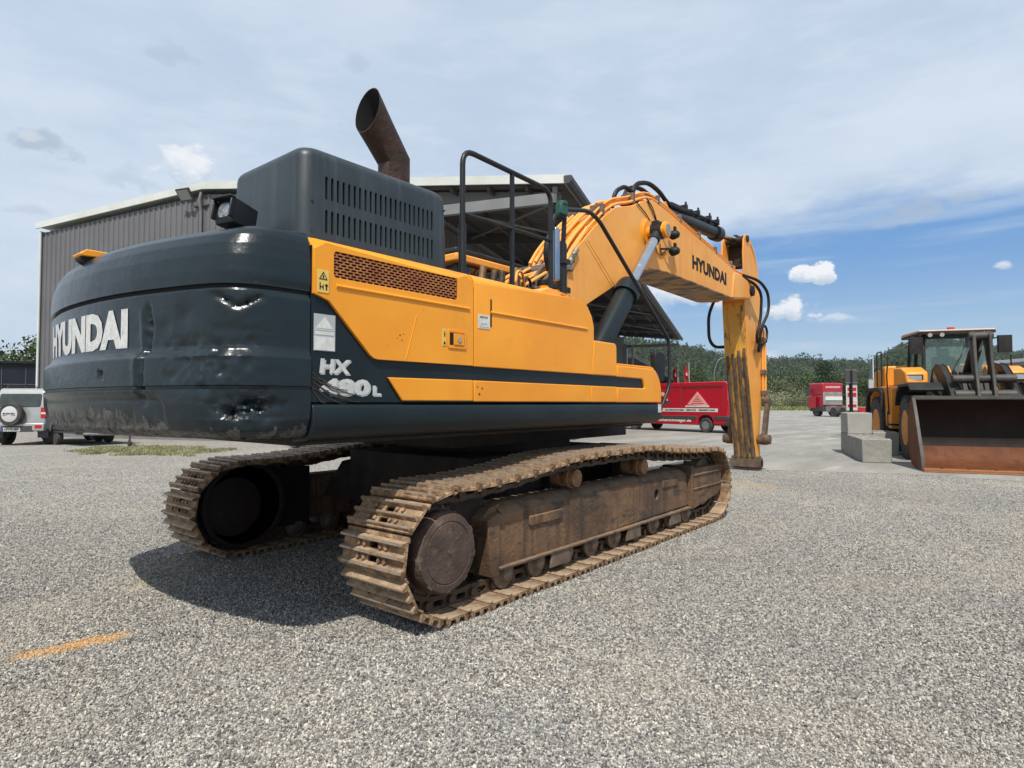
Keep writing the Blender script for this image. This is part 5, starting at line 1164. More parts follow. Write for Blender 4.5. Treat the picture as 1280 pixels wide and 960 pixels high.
# lift arms, linkage, tilt cylinder
AP = [(.75, 2.0), (.95, 2.30), (1.35, 2.42), (1.80, 2.34), (2.30, 2.02), (2.80, 1.52), (3.30, .80), (3.55, .42), (3.42, .25), (3.10, .35), (2.55, .88), (2.0, 1.38), (1.5, 1.60), (.85, 1.75)]
for s in (-1, 1):
    b = MB(); b.prism(AP, .62*s-.06, .62*s+.06); b.prism(offset_poly(AP, -.025), .62*s-.075, .62*s-.055); b.prism(offset_poly(AP, -.025), .62*s+.055, .62*s+.075); arm = b.build('lift_arm', M_lblack, LD, bev=.015)
    b = MB(); b.cyl((.45, .42*s, .95), (1.7, .45*s, 1.60), .09); b.cyl((1.7, .45*s, 1.60), (2.3, .45*s, 1.75), .05); b.build('lift_cylinder', M_lblack, arm)
def armtext(x, y): d = Vector((.84, 0, -.54)); n_ = Vector((.54, 0, .84)); p = Vector((1.05, -.704, 2.06))+d*x+n_*y; return (p.x, p.y, p.z)
for o in [o for o in LD.children if o.name.startswith('lift_arm')][:1]:
    lettering('lettering', 'HYUNDAI', M_offwhite, o, lambda x, y: armtext(x, y), width=1.0, size=.24, bold=.05)
b = MB()
for s in (-.16, .16): b.prism([(2.25, 3.05), (2.40, 3.15), (2.55, 3.05), (2.62, 2.45), (2.75, 1.95), (2.95, 1.30), (2.85, 1.15), (2.65, 1.25), (2.45, 1.85), (2.35, 2.3)], s-.035, s+.035)
b.cyl((2.40, -.24, 3.03), (2.40, .24, 3.03), .10); b.cyl((2.55, -.62, 2.0), (2.55, .62, 2.0), .10); b.cyl((2.86, -.22, 1.25), (2.86, .22, 1.25), .09); b.cyl((2.62, -.60, 1.62), (2.62, .60, 1.62), .12)
b.build('bell_crank', M_lgrey, LD, bev=.015)
b = MB(); b.cyl((1.15, 0, 2.0), (2.0, 0, 2.75), .13); b.cyl((2.0, 0, 2.75), (2.38, 0, 3.02), .07); b.build('tilt_cylinder', M_lblack, LD)
b = MB(); b.prism([(2.80, 1.15), (2.90, 1.35), (3.48, 1.05), (3.44, .9)], -.1, .1); b.build('tilt_link', M_lgrey, LD, bev=.02)
for k in range(6):
    s = -1 if k % 2 else 1; y = s*(.12+.06*k); hose('hose', [(1.2, y, 1.9), (1.6, y*1.1, 2.15+.04*k), (2.1, y*1.1, 2.1-.06*k), (2.5, y, 1.5), (2.9, y*1.2, 1.3)], .02, M_lblack, LD, .3, 6)
# bucket
BW = 1.72; BP = [(5.02, .04), (4.35, .045), (3.95, .10), (3.74, .28), (3.62, .60), (3.62, .95), (3.72, 1.22), (3.90, 1.42), (4.08, 1.52)]
def curve(P, n=5):
    out = []
    for i in range(len(P)-1):
        p0, p1, p2, p3 = P[max(i-1, 0)], P[i], P[i+1], P[min(i+2, len(P)-1)]
        for k in range(n):
            t = k/n; out.append(tuple(.5*((2*p1[j])+(-p0[j]+p2[j])*t+(2*p0[j]-5*p1[j]+4*p2[j]-p3[j])*t*t+(-p0[j]+3*p1[j]-3*p2[j]+p3[j])*t**3) for j in (0, 1)))
    out.append(P[-1]); return out
BC = curve(BP); b = MB()
for i in range(len(BC)-1):
    b.use(M_brust if BC[i][1] < .42 else M_buck)  # upper inside near-black: shade under the top lip put into the colour
    (x0, z0), (x1, z1) = BC[i], BC[i+1]; d = Vector((x1-x0, z1-z0)).normalized(); nn = Vector((d.y, -d.x))*.03
    b.add([(x0, -BW, z0), (x0, BW, z0), (x1, BW, z1), (x1, -BW, z1)], [(0, 1, 2, 3)])
    b.use(M_brust); b.add([(x0+nn.x*-1, -BW, z0-nn.y), (x0-nn.x, BW, z0-nn.y), (x1-nn.x, BW, z1-nn.y), (x1-nn.x, -BW, z1-nn.y)], [(0, 1, 2, 3)])
bk = b.build('bucket', M_buck, LD, ang=60)
SP = [(5.00, .02), (4.35, .02), (3.93, .08), (3.71, .27), (3.59, .60), (3.59, .96), (3.69, 1.24), (3.88, 1.45), (4.08, 1.56), (4.20, 1.52), (4.45, 1.15), (4.98, .22)]
for s in (-1, 1):
    b = MB(); b.use(M_brust).prism(SP, BW*s-.015, BW*s+.015); b.build('bucket_side', M_brust, bk)
    b = MB(); b.prism([(4.18, 1.55), (4.23, 1.53), (4.48, 1.16), (5.02, .22), (5.05, .02), (4.98, .02), (4.95, .21), (4.43, 1.13)], BW*s-.03, BW*s+.03); b.build('side_edge', M_lgrey, bk)
b = MB(); b.box(4.80, 5.22, -BW-.03, BW+.03, .008, .035); b.box(5.0, 5.2, -BW-.02, BW+.02, .036, .075); ce = b.build('cutting_edge', M_edge, bk, bev=.006)
for k in range(7):
    b = MB(); b.cyl((5.06, -1.4+.46*k, .07), (5.06, -1.4+.46*k, .095), .03, seg=10); b.build('bolt', M_brust, ce)
b = MB(); b.box(4.0, 4.16, -BW, BW, 1.50, 1.56); b.box(3.945, 4.1, -BW, BW, 1.56, 1.585); b.build('spill_guard', M_lgrey, bk, bev=.01)
b = MB(); b.prism([(3.60, 1.0), (3.70, 1.30), (3.945, 1.50), (4.10, 1.54), (4.0, 1.60), (3.6, 1.35), (3.45, 1.0)], -BW+.02, -BW+.5); b.prism([(3.60, .3), (3.40, .4), (3.35, 1.2), (3.60, 1.1)], -.75, .75); b.build('bucket_back', M_lgrey, bk, bev=.02)

# the front half is steered a little to its right
AR = Matrix.Translation((.6, 0, 0)) @ Matrix.Rotation(R(-4.5), 4, 'Z') @ Matrix.Translation((-.6, 0, 0))
bpy.context.view_layer.update()
for o in list(LD.children):
    if o.name.split('.')[0] in ('bucket', 'lift_arm', 'bell_crank', 'tilt_cylinder', 'tilt_link', 'arm_tower', 'front_fender', 'headlight') or (o.name.startswith('wheel') and o.location.x > 0): o.matrix_basis = AR @ o.matrix_basis

# ================================================================== concrete blocks beside the loader
M_conc = mat('block_concrete', (.23, .226, .20), .85, var=(1.5, (.30, .295, .26), .9), streaks=(2.2, .5, .75, (.24, .235, .21), .6), dirt=(7, .62, .78, (.22, .22, .19)), bump=(9, .7, 8, .03))
M_conc2 = mat('block_concrete_pale', (.29, .285, .255), .85, var=(1.5, (.36, .35, .32), .9), streaks=(2, .5, .75, (.27, .265, .24), .6), dirt=(6, .62, .78, (.27, .26, .23)), bump=(14, .3))
ba = math.atan2(.31, .95); b0 = Vector((11.67, -1.62, 0))
def blockobj(s, t, z, L_, W_, H_, label, m, rg2=random.Random(3)):
    p = b0 + Vector((math.cos(ba), math.sin(ba), 0))*s + Vector((math.sin(ba), -math.cos(ba), 0))*t
    b = MB(); b.box(0, L_, -W_, 0, 0, H_); o = b.build('concrete_block', m, None, bev=.018, seg=2, label=label, cat='concrete block', group='concrete barrier blocks by the wheel loader'); o.location = (p.x, p.y, z+.004); o.rotation_euler = (0, 0, ba+rng.uniform(-.006, .006))
    b = MB()
    for k in range(260 if z < .1 else 60):
        x, y = rng.uniform(.03, L_-.03), rng.uniform(-W_+.03, -.03); r = rng.uniform(.012, .03)
        b.add([(x-r, y, H_-.003), (x, y-r, H_-.003), (x+r, y, H_-.003), (x, y+r, H_-.003), (x, y, H_+r*.8)], [(0, 1, 4), (1, 2, 4), (2, 3, 4), (3, 0, 4)])
    c = b.build('gravel_on_top', M_gravel, o); c['kind'] = 'stuff'; return o
blockobj(0, 0, 0, 1.55, .62, .56, 'low weathered concrete block nearest the camera, gravel on its top, beside the loader tyre', M_conc)
blockobj(1.57, 0, 0, .75, .62, .56, 'low concrete block just behind the nearest block, under open sky in the row', M_conc)
blockobj(2.33, 0, 0, 1.45, .62, .57, 'bottom concrete block at the far end of the row, carrying another block', M_conc)
blockobj(2.40, .01, .575, 1.30, .60, .58, 'pale concrete block stacked on top of the far end of the low row', M_conc2)
blockobj(2.6, .66, 0, 1.2, .62, .62, 'concrete block standing right of the stacked pair, close to the loader rear wheel', M_conc2)

# ================================================================== red panel van
M_red = mat('van_red', (.40, .010, .022), .3, var=(1.2, (.34, .010, .02), .6), coat=.4)
M_trim = mat('plastic_trim', (.045, .045, .048), .6)
M_redl = mat('tail_red', (.42, .012, .012), .25)
M_alu = mat('alloy_wheel', (.36, .36, .37), .35, .7)
M_pink = mat('pale_pink_print', (.72, .30, .27), .5)
vf = (Vector((24.898, 11.474, 0))-Vector((23.819, 7.09, 0))).normalized(); vr = Vector((vf.y, -vf.x, 0))
VAN = empty('parked_van', Vector((23.82, 7.09, .004))+vr*.97, math.atan2(vf.y, vf.x), label='red long panel van with white lettering parked across the yard behind the excavator', cat='van')
b = MB()   # body as a lofted set of side outlines (x, z) with tumblehome
side = [(-1.22, .42), (-1.25, 1.0), (-1.20, 2.30), (-1.10, 2.42), (-.9, 2.46), (4.1, 2.46), (4.5, 2.36), (4.75, 2.16), (5.25, 1.42), (5.95, 1.18), (6.05, 1.0), (6.08, .50), (5.95, .38), (4.95, .36), (4.93, .55), (4.85, .74), (4.70, .82), (4.42, .84), (4.18, .74), (4.08, .55), (4.06, .36), (.45, .36), (.43, .55), (.33, .74), (.15, .84), (-.15, .84), (-.33, .74), (-.43, .55), (-.45, .40)]
def tumble(z): return .99 if z < 1.3 else .99-.13*((z-1.3)/1.16)**1.6
n = len(side); b.add([(x, tumble(z), z) for x, z in side]+[(x, -tumble(z), z) for x, z in side], [tuple(range(n)), tuple(reversed(range(n, 2*n)))]+[(i, (i+1) % n, (i+1) % n+n, i+n) for i in range(n)])
vb = b.build('body', M_red, VAN, bev=.05, seg=3)
for x in (0, 4.5):
    for s in (1, -1):
        b = MB(); b.lathe([(.20, -.11), (.33, -.12), (.36, -.09), (.36, .09), (.33, .12), (.20, .11)], 28, 'y', cap=False); w_ = b.build('wheel', M_tyre, VAN); w_.location = (x, .87*s, .36)
        b = MB(); b.lathe([(.215, .11*s), (.21, .08*s), (.15, .05*s), (.10, .09*s), (.001, .10*s)], 24, 'y')
        for k in range(6): a = k*math.pi/3; b.box(-.03, .03, *sorted((.06*s, .10*s)), .06, .20, T=Matrix.Rotation(a, 4, 'Y'))
        b.build('rim', M_alu, w_)
b = MB()
for x0, x1 in ((-1.27, -.50), (.50, 4.0), (5.0, 6.1)): b.box(x0, x1, -1.01, 1.01, .62, .80)
b.box(-1.32, -1.1, -1.0, 1.0, .36, .62); b.build('side_moulding', M_trim, VAN, bev=.02)
b = MB(); b.box(-1.0, .1, .86, .9, .35, .5); b.prism([(.5, .37), (4.0, .37), (4.0, .44), (.5, .44)], -.95, .985); b.build('sill', M_red, VAN)
y_ = lambda z: tumble(z)+.012
b = MB(); b.prism([(-.70, 1.00), (4.0, 1.00), (4.0, 1.17), (-.70, 1.17)], .985, y_(1.1)-.002); b.build('white_band', M_offwhite, VAN)
vt = lambda x0, z0, y=None: (lambda x, z: (x0-x, (y or y_(z0+z))+.006, z0+z))
lettering('lettering', 'AN- U. VERKAUF   BAUMASCHINEN   SERVICE   VERMIETUNG', M_void, VAN, vt(3.7, 1.045, y_(1.1)), width=4.25, size=.085, bold=.03)
lettering('lettering', 'www.fischerschweiger.de', M_offwhite, VAN, vt(3.55, .455, 1.0), width=2.75, size=.20, bold=.03)
b = MB(); b.prism([(-.18, 1.30), (1.12, 1.30), (.47, 1.98)], .94, .965, 'y', [[(.10, 1.38), (.84, 1.38), (.47, 1.78)]])
for z0, z1, q0, q1 in ((1.42, 1.50, .14, .80), (1.54, 1.60, .24, .70), (1.64, 1.70, .33, .61)): b.box(q0, q1, .94, .962, z0, z1)
b.build('triangle_emblem', M_pink, VAN)
b = MB(); b.use(M_offwhite).box(-.22, 1.16, .975, .992, 1.23, 1.31); b.build('emblem_band', M_pink, VAN)
lettering('lettering', 'FISCHER SCHWEIGER', M_offwhite, VAN, vt(1.1, 1.245, .990), width=1.25, size=.05, bold=.03)
b = MB(); b.use(mat('emblem_sand', (.62, .45, .22), .5)).prism([(2.88, 1.32), (2.98, 1.30), (2.72, 1.92), (2.62, 2.0), (2.50, 1.94), (2.25, 1.55), (2.32, 1.50), (2.58, 1.80), (2.66, 1.84)], .93, .966)
b.use(M_pink).prism([(2.80, 1.28), (3.06, 1.28), (3.0, 1.40), (2.86, 1.38)], .93, .968); b.use(M_trim).prism([(2.0, 1.30), (2.45, 1.30), (2.50, 1.42), (2.36, 1.56), (2.10, 1.52)], .93, .968)
b.build('digger_emblem', M_pink, VAN)
b = MB()
for P in ([(-.98, 1.25), (-.98, 2.12), (-.90, 2.18), (1.35, 2.18), (1.42, 2.12), (1.42, 1.25)],):
    pts = [Vector((x, tumble(z)-.002, z)) for x, z in P]; b.tube(arc_path(pts, .1), .010, 6)
b.tube([(-.98, tumble(2.25)+.002, 2.26), (4.2, tumble(2.25)+.002, 2.26)], .012, 6); b.tube([(1.5, .985, .85), (1.5, tumble(2.2), 2.2)], .008, 6); b.tube([(3.35, .985, .85), (3.35, tumble(2.3), 2.3)], .008, 6)
b.build('panel_seams', M_trim, VAN)
b = MB(); b.prism([(3.45, 1.35), (3.45, 2.05), (4.35, 2.02), (4.95, 1.45), (4.95, 1.35)], .93, .99); b.build('side_window', M_glass, VAN)
for s in (1, -1):
    b = MB(); b.box(-1.275, -1.20, *sorted((.82*s, .975*s)), .95, 1.55); b.build('tail_light', M_redl, VAN, bev=.015)
    b = MB(); b.box(4.5, 4.62, *sorted((1.0*s, 1.22*s)), 1.35, 1.75); b.build('side_mirror', M_trim, VAN, bev=.03)
b = MB(); b.box(-1.262, -1.235, -.75, -.06, 1.45, 2.1).box(-1.262, -1.235, .06, .75, 1.45, 2.1); b.build('rear_window', M_glass, VAN)
b = MB(); b.tube([(5.3, -.7, 1.46), (4.8, -.7, 2.1)], .02); b.prism([(4.80, 2.13), (5.26, 1.45), (5.23, 1.43), (4.77, 2.11)], -.82, .82); b.build('windscreen', M_glass, VAN)

# ================================================================== silver off-roader seen from behind
M_silver = mat('silver_paint', (.44, .44, .43), .3, .5, var=(2, (.32, .32, .31), .5), coat=.3)
D_s = 20.8; sp_ = at(24, D_s); ray = math.atan2((sp_-Vector((CAMX, CAMY, 0))).y, (sp_-Vector((CAMX, CAMY, 0))).x)
SUV = empty('parked_car', sp_, ray-R(30), label='small silver off-road car with covered spare wheel on its tailgate, parked at the left edge', cat='car'); SUV.scale = (1.07, 1.07, 1.15)
b = MB(); P = [(.0, .48), (-.03, .70), (.0, .95), (.05, 1.20), (.16, 1.62), (.22, 1.68), (2.0, 1.70), (2.15, 1.66), (2.55, 1.12), (3.40, 1.0), (3.50, .85), (3.52, .45), (3.30, .40), (3.22, .62), (3.0, .78), (2.75, .78), (2.55, .62), (2.48, .38), (1.05, .38), (.98, .62), (.80, .78), (.52, .78), (.32, .62), (.26, .42)]
tm = lambda z: .78 if z < 1.05 else .78-.14*((z-1.05)/.65)
n = len(P); b.add([(x, tm(z), z) for x, z in P]+[(x, -tm(z), z) for x, z in P], [tuple(range(n)), tuple(reversed(range(n, 2*n)))]+[(i, (i+1) % n, (i+1) % n+n, i+n) for i in range(n)])
b.build('body', M_silver, SUV, bev=.05, seg=3)
M_sglass = mat('car_glass', (.025, .033, .033), .06, var=(3, (.055, .065, .06), .9), spec=.6)
b = MB(); b.prism(rrect(-.60, .60, 1.12, 1.52, .06), -.03, .03, 'x', T=Matrix.Translation((.045, 0, 0)) @ Matrix.Shear('XZ', 4, (0, 0)) if False else Matrix.Translation((.095, 0, 1.32)) @ Matrix.Rotation(R(14), 4, 'Y') @ Matrix.Translation((0, 0, -1.32)))
b.build('rear_window', M_sglass, SUV, bev=.01)
for s in (1, -1):
    b = MB()
    for x0, x1, xt0, xt1 in ((.20, 1.02, .30, 1.02), (1.12, 2.25, 1.12, 1.98)):
        b.add([(x0, s*(tm(1.10)+.006), 1.10), (x1, s*(tm(1.10)+.006), 1.10), (xt1, s*(tm(1.56)+.006), 1.56), (xt0, s*(tm(1.56)+.006), 1.56)], [(0, 1, 2, 3)])
    b.build('side_window', M_sglass, SUV)
    b = MB(); b.box(-.04, .08, *sorted((.64*s, .80*s)), .80, 1.12); tl = b.build('tail_light', M_redl, SUV, bev=.02)
    b = MB(); b.box(-.045, .0, *sorted((.66*s, .79*s)), .92, .97); b.build('reversing_lamp', M_offwhite, tl)
    b = MB(); b.prism([(.18, .40), (.24, .66), (.46, .84), (.86, .84), (1.04, .68), (1.12, .40), (1.06, .40), (.98, .62), (.80, .78), (.52, .78), (.32, .62), (.24, .40)], .76*s, .82*s); b.prism([(2.42, .40), (2.50, .66), (2.72, .84), (3.05, .84), (3.24, .68), (3.34, .45), (3.28, .40), (3.22, .62), (3.0, .78), (2.75, .78), (2.55, .62), (2.48, .40)], .76*s, .82*s); b.build('wheel_arch', M_silver, SUV, bev=.01)
    b = MB(); b.box(.10, .16, *sorted((.50*s, .80*s)), .22, .45); b.build('mud_flap', M_trim, SUV)
    for x in (.65, 2.88):
        b = MB(); b.lathe([(.19, -.09), (.31, -.10), (.335, -.07), (.335, .07), (.31, .10), (.19, .09)], 28, 'y', cap=False); w_ = b.build('wheel', M_tyre, SUV); w_.location = (x, .70*s, .32)
        b = MB(); b.lathe([(.21, .09*s), (.20, .06*s), (.19, .02*s), (.06, .03*s), (.05, .085*s), (.001, .09*s)], 24, 'y')
        for k in range(5): b.box(-.022, .022, *sorted((.03*s, .085*s)), .03, .20, T=Matrix.Rotation(k*2*math.pi/5, 4, 'Y'))
        b.build('rim', M_alu, w_)
    b = MB(); b.tube(arc_path([(.35, .55*s, 1.70), (.40, .55*s, 1.76), (1.9, .55*s, 1.76), (1.95, .55*s, 1.70)], .05), .016); b.build('roof_rail', M_trim, SUV)
b = MB(); b.box(-.10, .10, -.78, .78, .42, .66); b.build('rear_bumper', M_silver, SUV, bev=.04, seg=3)
b = MB(); b.box(-.105, .0, -.45, .45, .40, .58); b.build('bumper_insert', M_trim, SUV, bev=.01)
b = MB(); b.box(-.108, -.09, -.72, -.52, .50, .60); b.box(-.108, -.09, .52, .72, .50, .60); b.build('reflector', M_redl, SUV)
b = MB(); b.box(-.125, -.11, -.12, .40, .42, .53); npl = b.build('number_plate', M_offwhite, SUV, bev=.004)
b = MB(); b.box(-.127, -.124, .355, .40, .42, .53); b.build('plate_band', mat('plate_blue', (.02, .05, .35), .5), npl)
lettering('lettering', 'KEH TP 180H', M_void, npl, lambda x, y: (-.1275, .335-x, .44+y), width=.43, size=.07, bold=.03)
b = MB(); b.lathe([(.20, -.24), (.31, -.245), (.335, -.22), (.335, -.07), (.31, -.05), (.18, -.05)], 36, 'x', (0, .12, .92)); sw = b.build('spare_wheel', M_tyre, SUV)
b = MB(); b.lathe([(.235, -.23), (.225, -.262), (.20, -.270), (.001, -.275)], 36, 'x', (0, .12, .92)); b.build('wheel_cover', mat('cover_silver', (.60, .60, .60), .35, .3), sw)
lettering('lettering', 'SUZUKI', M_void, sw, lambda x, y: (-.278, .29-x, .915+y), width=.33, size=.045, bold=.05)
b = MB(); b.tube([(-.277, .30, .89), (-.277, .18, .885)], .006, 6); b.tube([(-.277, .06, .885), (-.277, -.06, .89)], .006, 6); b.build('cover_line', M_trim, sw)

# ================================================================== car trailer and drawbar, seen under the counterweight
M_galv = mat('galvanised_steel', (.32, .32, .32), .5, .6, var=(10, (.22, .22, .22)), dirt=(12, .6, .7, (.14, .11, .08)))
p0 = at(118, 21.5); p1 = at(262, 17.6); d = p1-p0; TR = empty('flatbed_trailer', p0, math.atan2(d.y, d.x), label='low dark flatbed trailer with galvanised drawbar standing on weeds behind the counterweight', cat='trailer')
Lt = d.length
b = MB(); b.box(-2.6, .9, -.9, .9, .42, .52); b.box(-2.6, .9, -.93, -.88, .52, .62); b.box(-2.6, .9, .88, .93, .52, .62); b.build('bed', M_trim, TR, bev=.01)
for s in (1, -1):
    b = MB(); b.tube([(.6, .75*s, .40), (2.6, .06*s, .42)], .045, 6); b.build('drawbar', M_galv, TR)
    for x in (-1.5, -.75): b = MB(); b.lathe([(.12, -.08), (.25, -.09), (.27, -.06), (.27, .06), (.25, .09), (.12, .08)], 24, 'y'); w_ = b.build('wheel', M_tyre, TR); w_.location = (x, .8*s, .27); 
b = MB(); b.prism([(2.5, .36), (3.05, .38), (3.25, .42), (3.25, .50), (3.05, .54), (2.5, .50)], -.05, .05); b.tube([(2.6, 0, .50), (2.95, 0, .60)], .02); b.build('coupling', M_galv, TR, bev=.01)
b = MB(); b.cyl((2.25, .14, .10), (2.25, .14, .62), .03, seg=10); b.lathe([(.05, -.03), (.10, -.03), (.10, .03), (.05, .03)], 16, 'y', (2.25, .14, .10)); b.build('jockey_wheel', M_trim, TR)
# second trailer frame farther to the right, glimpsed between the tracks
p0 = at(420, 20); TR2 = empty('tipper_trailer', p0, R(95), label='grey steel trailer frame glimpsed between the tracks beneath the excavator', cat='trailer')
b = MB(); b.box(-2.4, 1.6, -.95, .95, .60, .70); b.box(-2.4, 1.6, -.98, -.94, .70, 1.0); b.build('bed', M_galv, TR2)
for x in (-1.2, -.4, .9): b = MB(); b.lathe([(.12, -.09), (.31, -.10), (.33, -.06), (.33, .06), (.31, .10), (.12, .09)], 24, 'y'); w_ = b.build('wheel', M_tyre, TR2); w_.location = (x, .85, .33); w2 = w_.copy(); nlink(w2, TR2); w2.location = (x, -.85, .33)

# ================================================================== solar wall shed
SH = empty('solar_shed', at(-30, 33), YAW+R(32), label='black shed wall of dark solar panels in thin frames behind the silver car', cat='shed')
b = MB(); b.box(0, 4, -3.3, 3.2, 0, 3.62); b.box(-.25, 4.1, -3.5, 3.35, 3.62, 3.74); b.build('wall', M_blkpaint, SH)
M_pv = mat('solar_panel', (.006, .007, .014), .35, 0, var=(4, (.010, .012, .022)))
for r in range(3):
    for c_ in range(6):
        b = MB(); y = -3.15+1.04*c_; z = .45+1.0*r; b.box(-.07, -.03, y, y+1.0, z, z+.95); q = b.build('solar_panel', M_pv, SH)
        b = MB(); b.box(-.08, -.065, y, y+1.0, z, z+.025); b.box(-.08, -.065, y, y+.02, z, z+.95); b.build('frame', mat('pv_frame', (.16, .17, .19), .5), q)

# ================================================================== red truck far across the yard
TK = empty('parked_truck', at(1041, 66), YAW+R(10), label='red cab-over truck tractor seen from behind at the far end of the yard', cat='truck')
M_tgrey = mat('truck_grey', (.30, .30, .29), .5, .2, var=(2, (.20, .19, .18)))
b = MB(); b.box(0, 2.2, -1.22, 1.22, 2.30, 3.60); b.box(0, 2.2, -1.22, 1.22, 1.0, 2.30); b.build('cab', M_red, TK, bev=.12, seg=3)
b = MB(); b.box(-.12, -.03, -1.02, 1.22, 1.25, 2.62); b.build('rear_panel', M_tgrey, TK, bev=.02)
b = MB(); b.box(-.16, -.12, -1.0, 1.0, 1.75, 2.15); b.build('white_panel', M_offwhite, TK)
lettering('lettering', 'SCHWERTRANSPORT', M_offwhite, TK, lambda x, y: (-.02, .85-x, 3.05+y), width=1.75, size=.20, bold=.04)
b = MB(); b.box(-4.6, 0, -.5, .5, .75, 1.05); b.box(-4.0, -.3, -1.2, -.7, .55, 1.0); b.box(-1.4, -.4, .6, 1.15, .5, 1.1); b.build('chassis', M_tgrey, TK, bev=.02)
for x in (1.2, -1.6, -3.0):
    for s in (1, -1): b = MB(); b.lathe([(.25, -.25), (.48, -.27), (.52, -.2), (.52, .2), (.48, .27), (.25, .25)], 24, 'y', (x, .95*s, .52)); b.build('wheel', M_tyre, TK)
b = MB(); b.box(-4.7, -4.55, -1.2, 1.2, .6, 1.0); b.build('rear_beam', M_redl, TK)
b = MB(); b.box(.8, 2.0, 1.45, 1.52, .9, 2.1); b.build('open_door', M_red, TK, bev=.02)
b = MB(); b.box(-.10, 2.1, -1.24, 1.24, .55, 1.02); b.build('lower_body', M_trim, TK, bev=.03)
for y in (-.95, .95):
    b = MB(); b.box(-4.76, -4.70, y-.22, y+.22, .72, .90); b.build('tail_light', M_redl, TK)
b = MB(); b.box(1.9, 2.05, 1.35, 1.75, 2.2, 3.0); b.tube([(1.9, 1.2, 3.0), (1.95, 1.55, 3.0)], .03); b.build('side_mirror', M_trim, TK)

# ================================================================== signs, poles, flags
M_post = mat('post_grey', (.22, .22, .22), .5, .4)
def sign(px, D, w, z0, z1, m, label, low=None, pole=True, tilt=0):
    S = empty('yard_sign', at(px, D), YAW+math.pi+tilt, label=label, cat='sign', group=None)
    b = MB(); b.box(-.02, .02, -w/2, w/2, z0, z1); b.build('panel', m, S, bev=.01)
    b = MB(); b.box(-.03, .03, -w/2, w/2, z1-.03, z1); b.box(-.03, .03, -w/2, w/2, z0, z0+.03); b.build('frame', M_post, S)
    if pole: b = MB(); b.cyl((-.06, 0, 0), (-.06, 0, z1-.1), .045, seg=10); b.build('pole', M_blkpaint, S)
    return S
S1 = sign(1064, 24.5, .46, 2.22, 2.76, mat('sign_brown', (.060, .052, .055), .5), 'dark brown sign panel on a black pole rising behind the concrete blocks')
b = MB(); b.cyl((.05, .0, .6), (.05, 0, 2.74), .035, seg=10); b.build('pole', M_blkpaint, S1)
S2 = sign(1064.5, 26.5, .48, 1.10, 2.23, mat('poster_pale', (.42, .41, .40), .5, var=(2.5, (.55, .53, .5))), 'white and red poster board behind the dark sign pole')
for z0, z1, mm in ((1.95, 2.10, M_redl), (1.70, 1.88, M_redl), (1.45, 1.52, M_pink), (1.25, 1.38, M_redl)):
    b = MB(); b.box(.021, .027, -.19, .19, z0, z1); b.build('print', mm, S2)
S3 = sign(1092.5, 27, .46, .35, 2.50, mat('board_grey', (.36, .37, .36), .6), 'tall light grey board with a red square notice beside the loader')
b = MB(); b.box(.022, .03, -.17, .20, 1.55, 2.02); b.build('red_notice', M_redl, S3); b = MB(); b.prism([(-.05, 1.68), (.10, 1.68), (.10, 1.80), (.02, 1.92), (-.06, 1.80)], .03, .034, 'x'); b.build('print', M_pink, S3)
def flagpole(px, D, h, label, flip=1):
    F_ = empty('flagpole', at(px, D), YAW, label=label, cat='flagpole', group='flagpoles behind the van')
    b = MB(); b.cyl((0, 0, 0), (0, 0, h), .06, .035, seg=10); b.build('pole', mat('pole_pale', (.50, .46, .40), .5), F_)
    rows = []
    for k in range(9):
        z = h-.2-k*.30; rows.append([(.10*math.sin(k*.9+j), .06+.065*j+.04*math.sin(k*.7), z-.07*j) for j in range(8)])
    b = MB(); b.grid(rows); fl_ = b.build('flag', mat('flag_red', (.26, .012, .022), .8), F_)
    b = MB(); b.add([(-.14, .20, h-1.2), (-.14, .40, h-1.35), (-.14, .22, h-1.5), (-.14, .34, h-1.0)], [(0, 1, 3), (0, 2, 1)]); b.build('flag_print', M_pink, fl_)
flagpole(847.5, 66, 5.7, 'pale flagpole with limp red flag, the left one of two above the van roof')
flagpole(861.5, 66, 5.8, 'pale flagpole with limp red flag, the right one of two above the van roof')
LP = empty('street_lamp', at(893, 78), YAW, label='thin curved grey street lamp standing before the wooded hill left of the excavator arm', cat='street lamp')
b = MB(); b.tube(arc_path([(0, 0, 0), (0, 0, 5.6), (0, -.5, 6.9), (0, -1.1, 7.2)], 1.2, 8), .045, 8); b.build('pole', M_post, LP)
b = MB(); b.box(-.12, .12, -1.6, -1.0, 7.15, 7.25); b.build('lamp_head', M_post, LP)
PL2 = empty('flagpole', at(1092, 62), YAW, label='bare white pole with dark slim pennant rising above the grey board', cat='pole')
b = MB(); b.cyl((0, 0, 0), (0, 0, 6.0), .07, .04, seg=8); b.build('pole', M_offwhite, PL2)
b = MB(); b.grid([[(0, .05, 5.9), (0, .12, 5.8)], [(0, .05, 4.8), (.05, .38, 4.6)], [(0, .05, 3.6), (0, .35, 3.3)]]); b.build('pennant', mat('pennant_blue', (.03, .06, .09), .7), PL2)
# small building with a dark sloping roof beyond the canopy
HB = empty('low_building', at(806, 92), YAW+R(12), label='low pale building with dark overhanging roof beyond the end of the canopy', cat='building')
b = MB(); b.box(-3, 14, -4.0, 4.5, 0, 4.3); b.build('wall', M_clad2, HB)
b = MB(); b.prism([(-4.6, 4.9), (5.4, 2.9+.9), (5.4, 3.95), (0, 7.4), (-4.6, 8.0)], -4, 15, 'x') if False else b.prism([(-4.2, 3.9), (-4.2, 4.15), (3.4, 8.3), (5.5, 8.3), (5.5, 7.9), (3.4, 7.9)], -4, 15, 'x'); b.build('roof', M_gut, HB)
b = MB(); b.box(-3.05, -2.95, -3.5, -2.2, 1.0, 3.2); b.box(-3.05, -2.95, -1, .3, 1.0, 3.2); b.build('window', M_glass, HB)
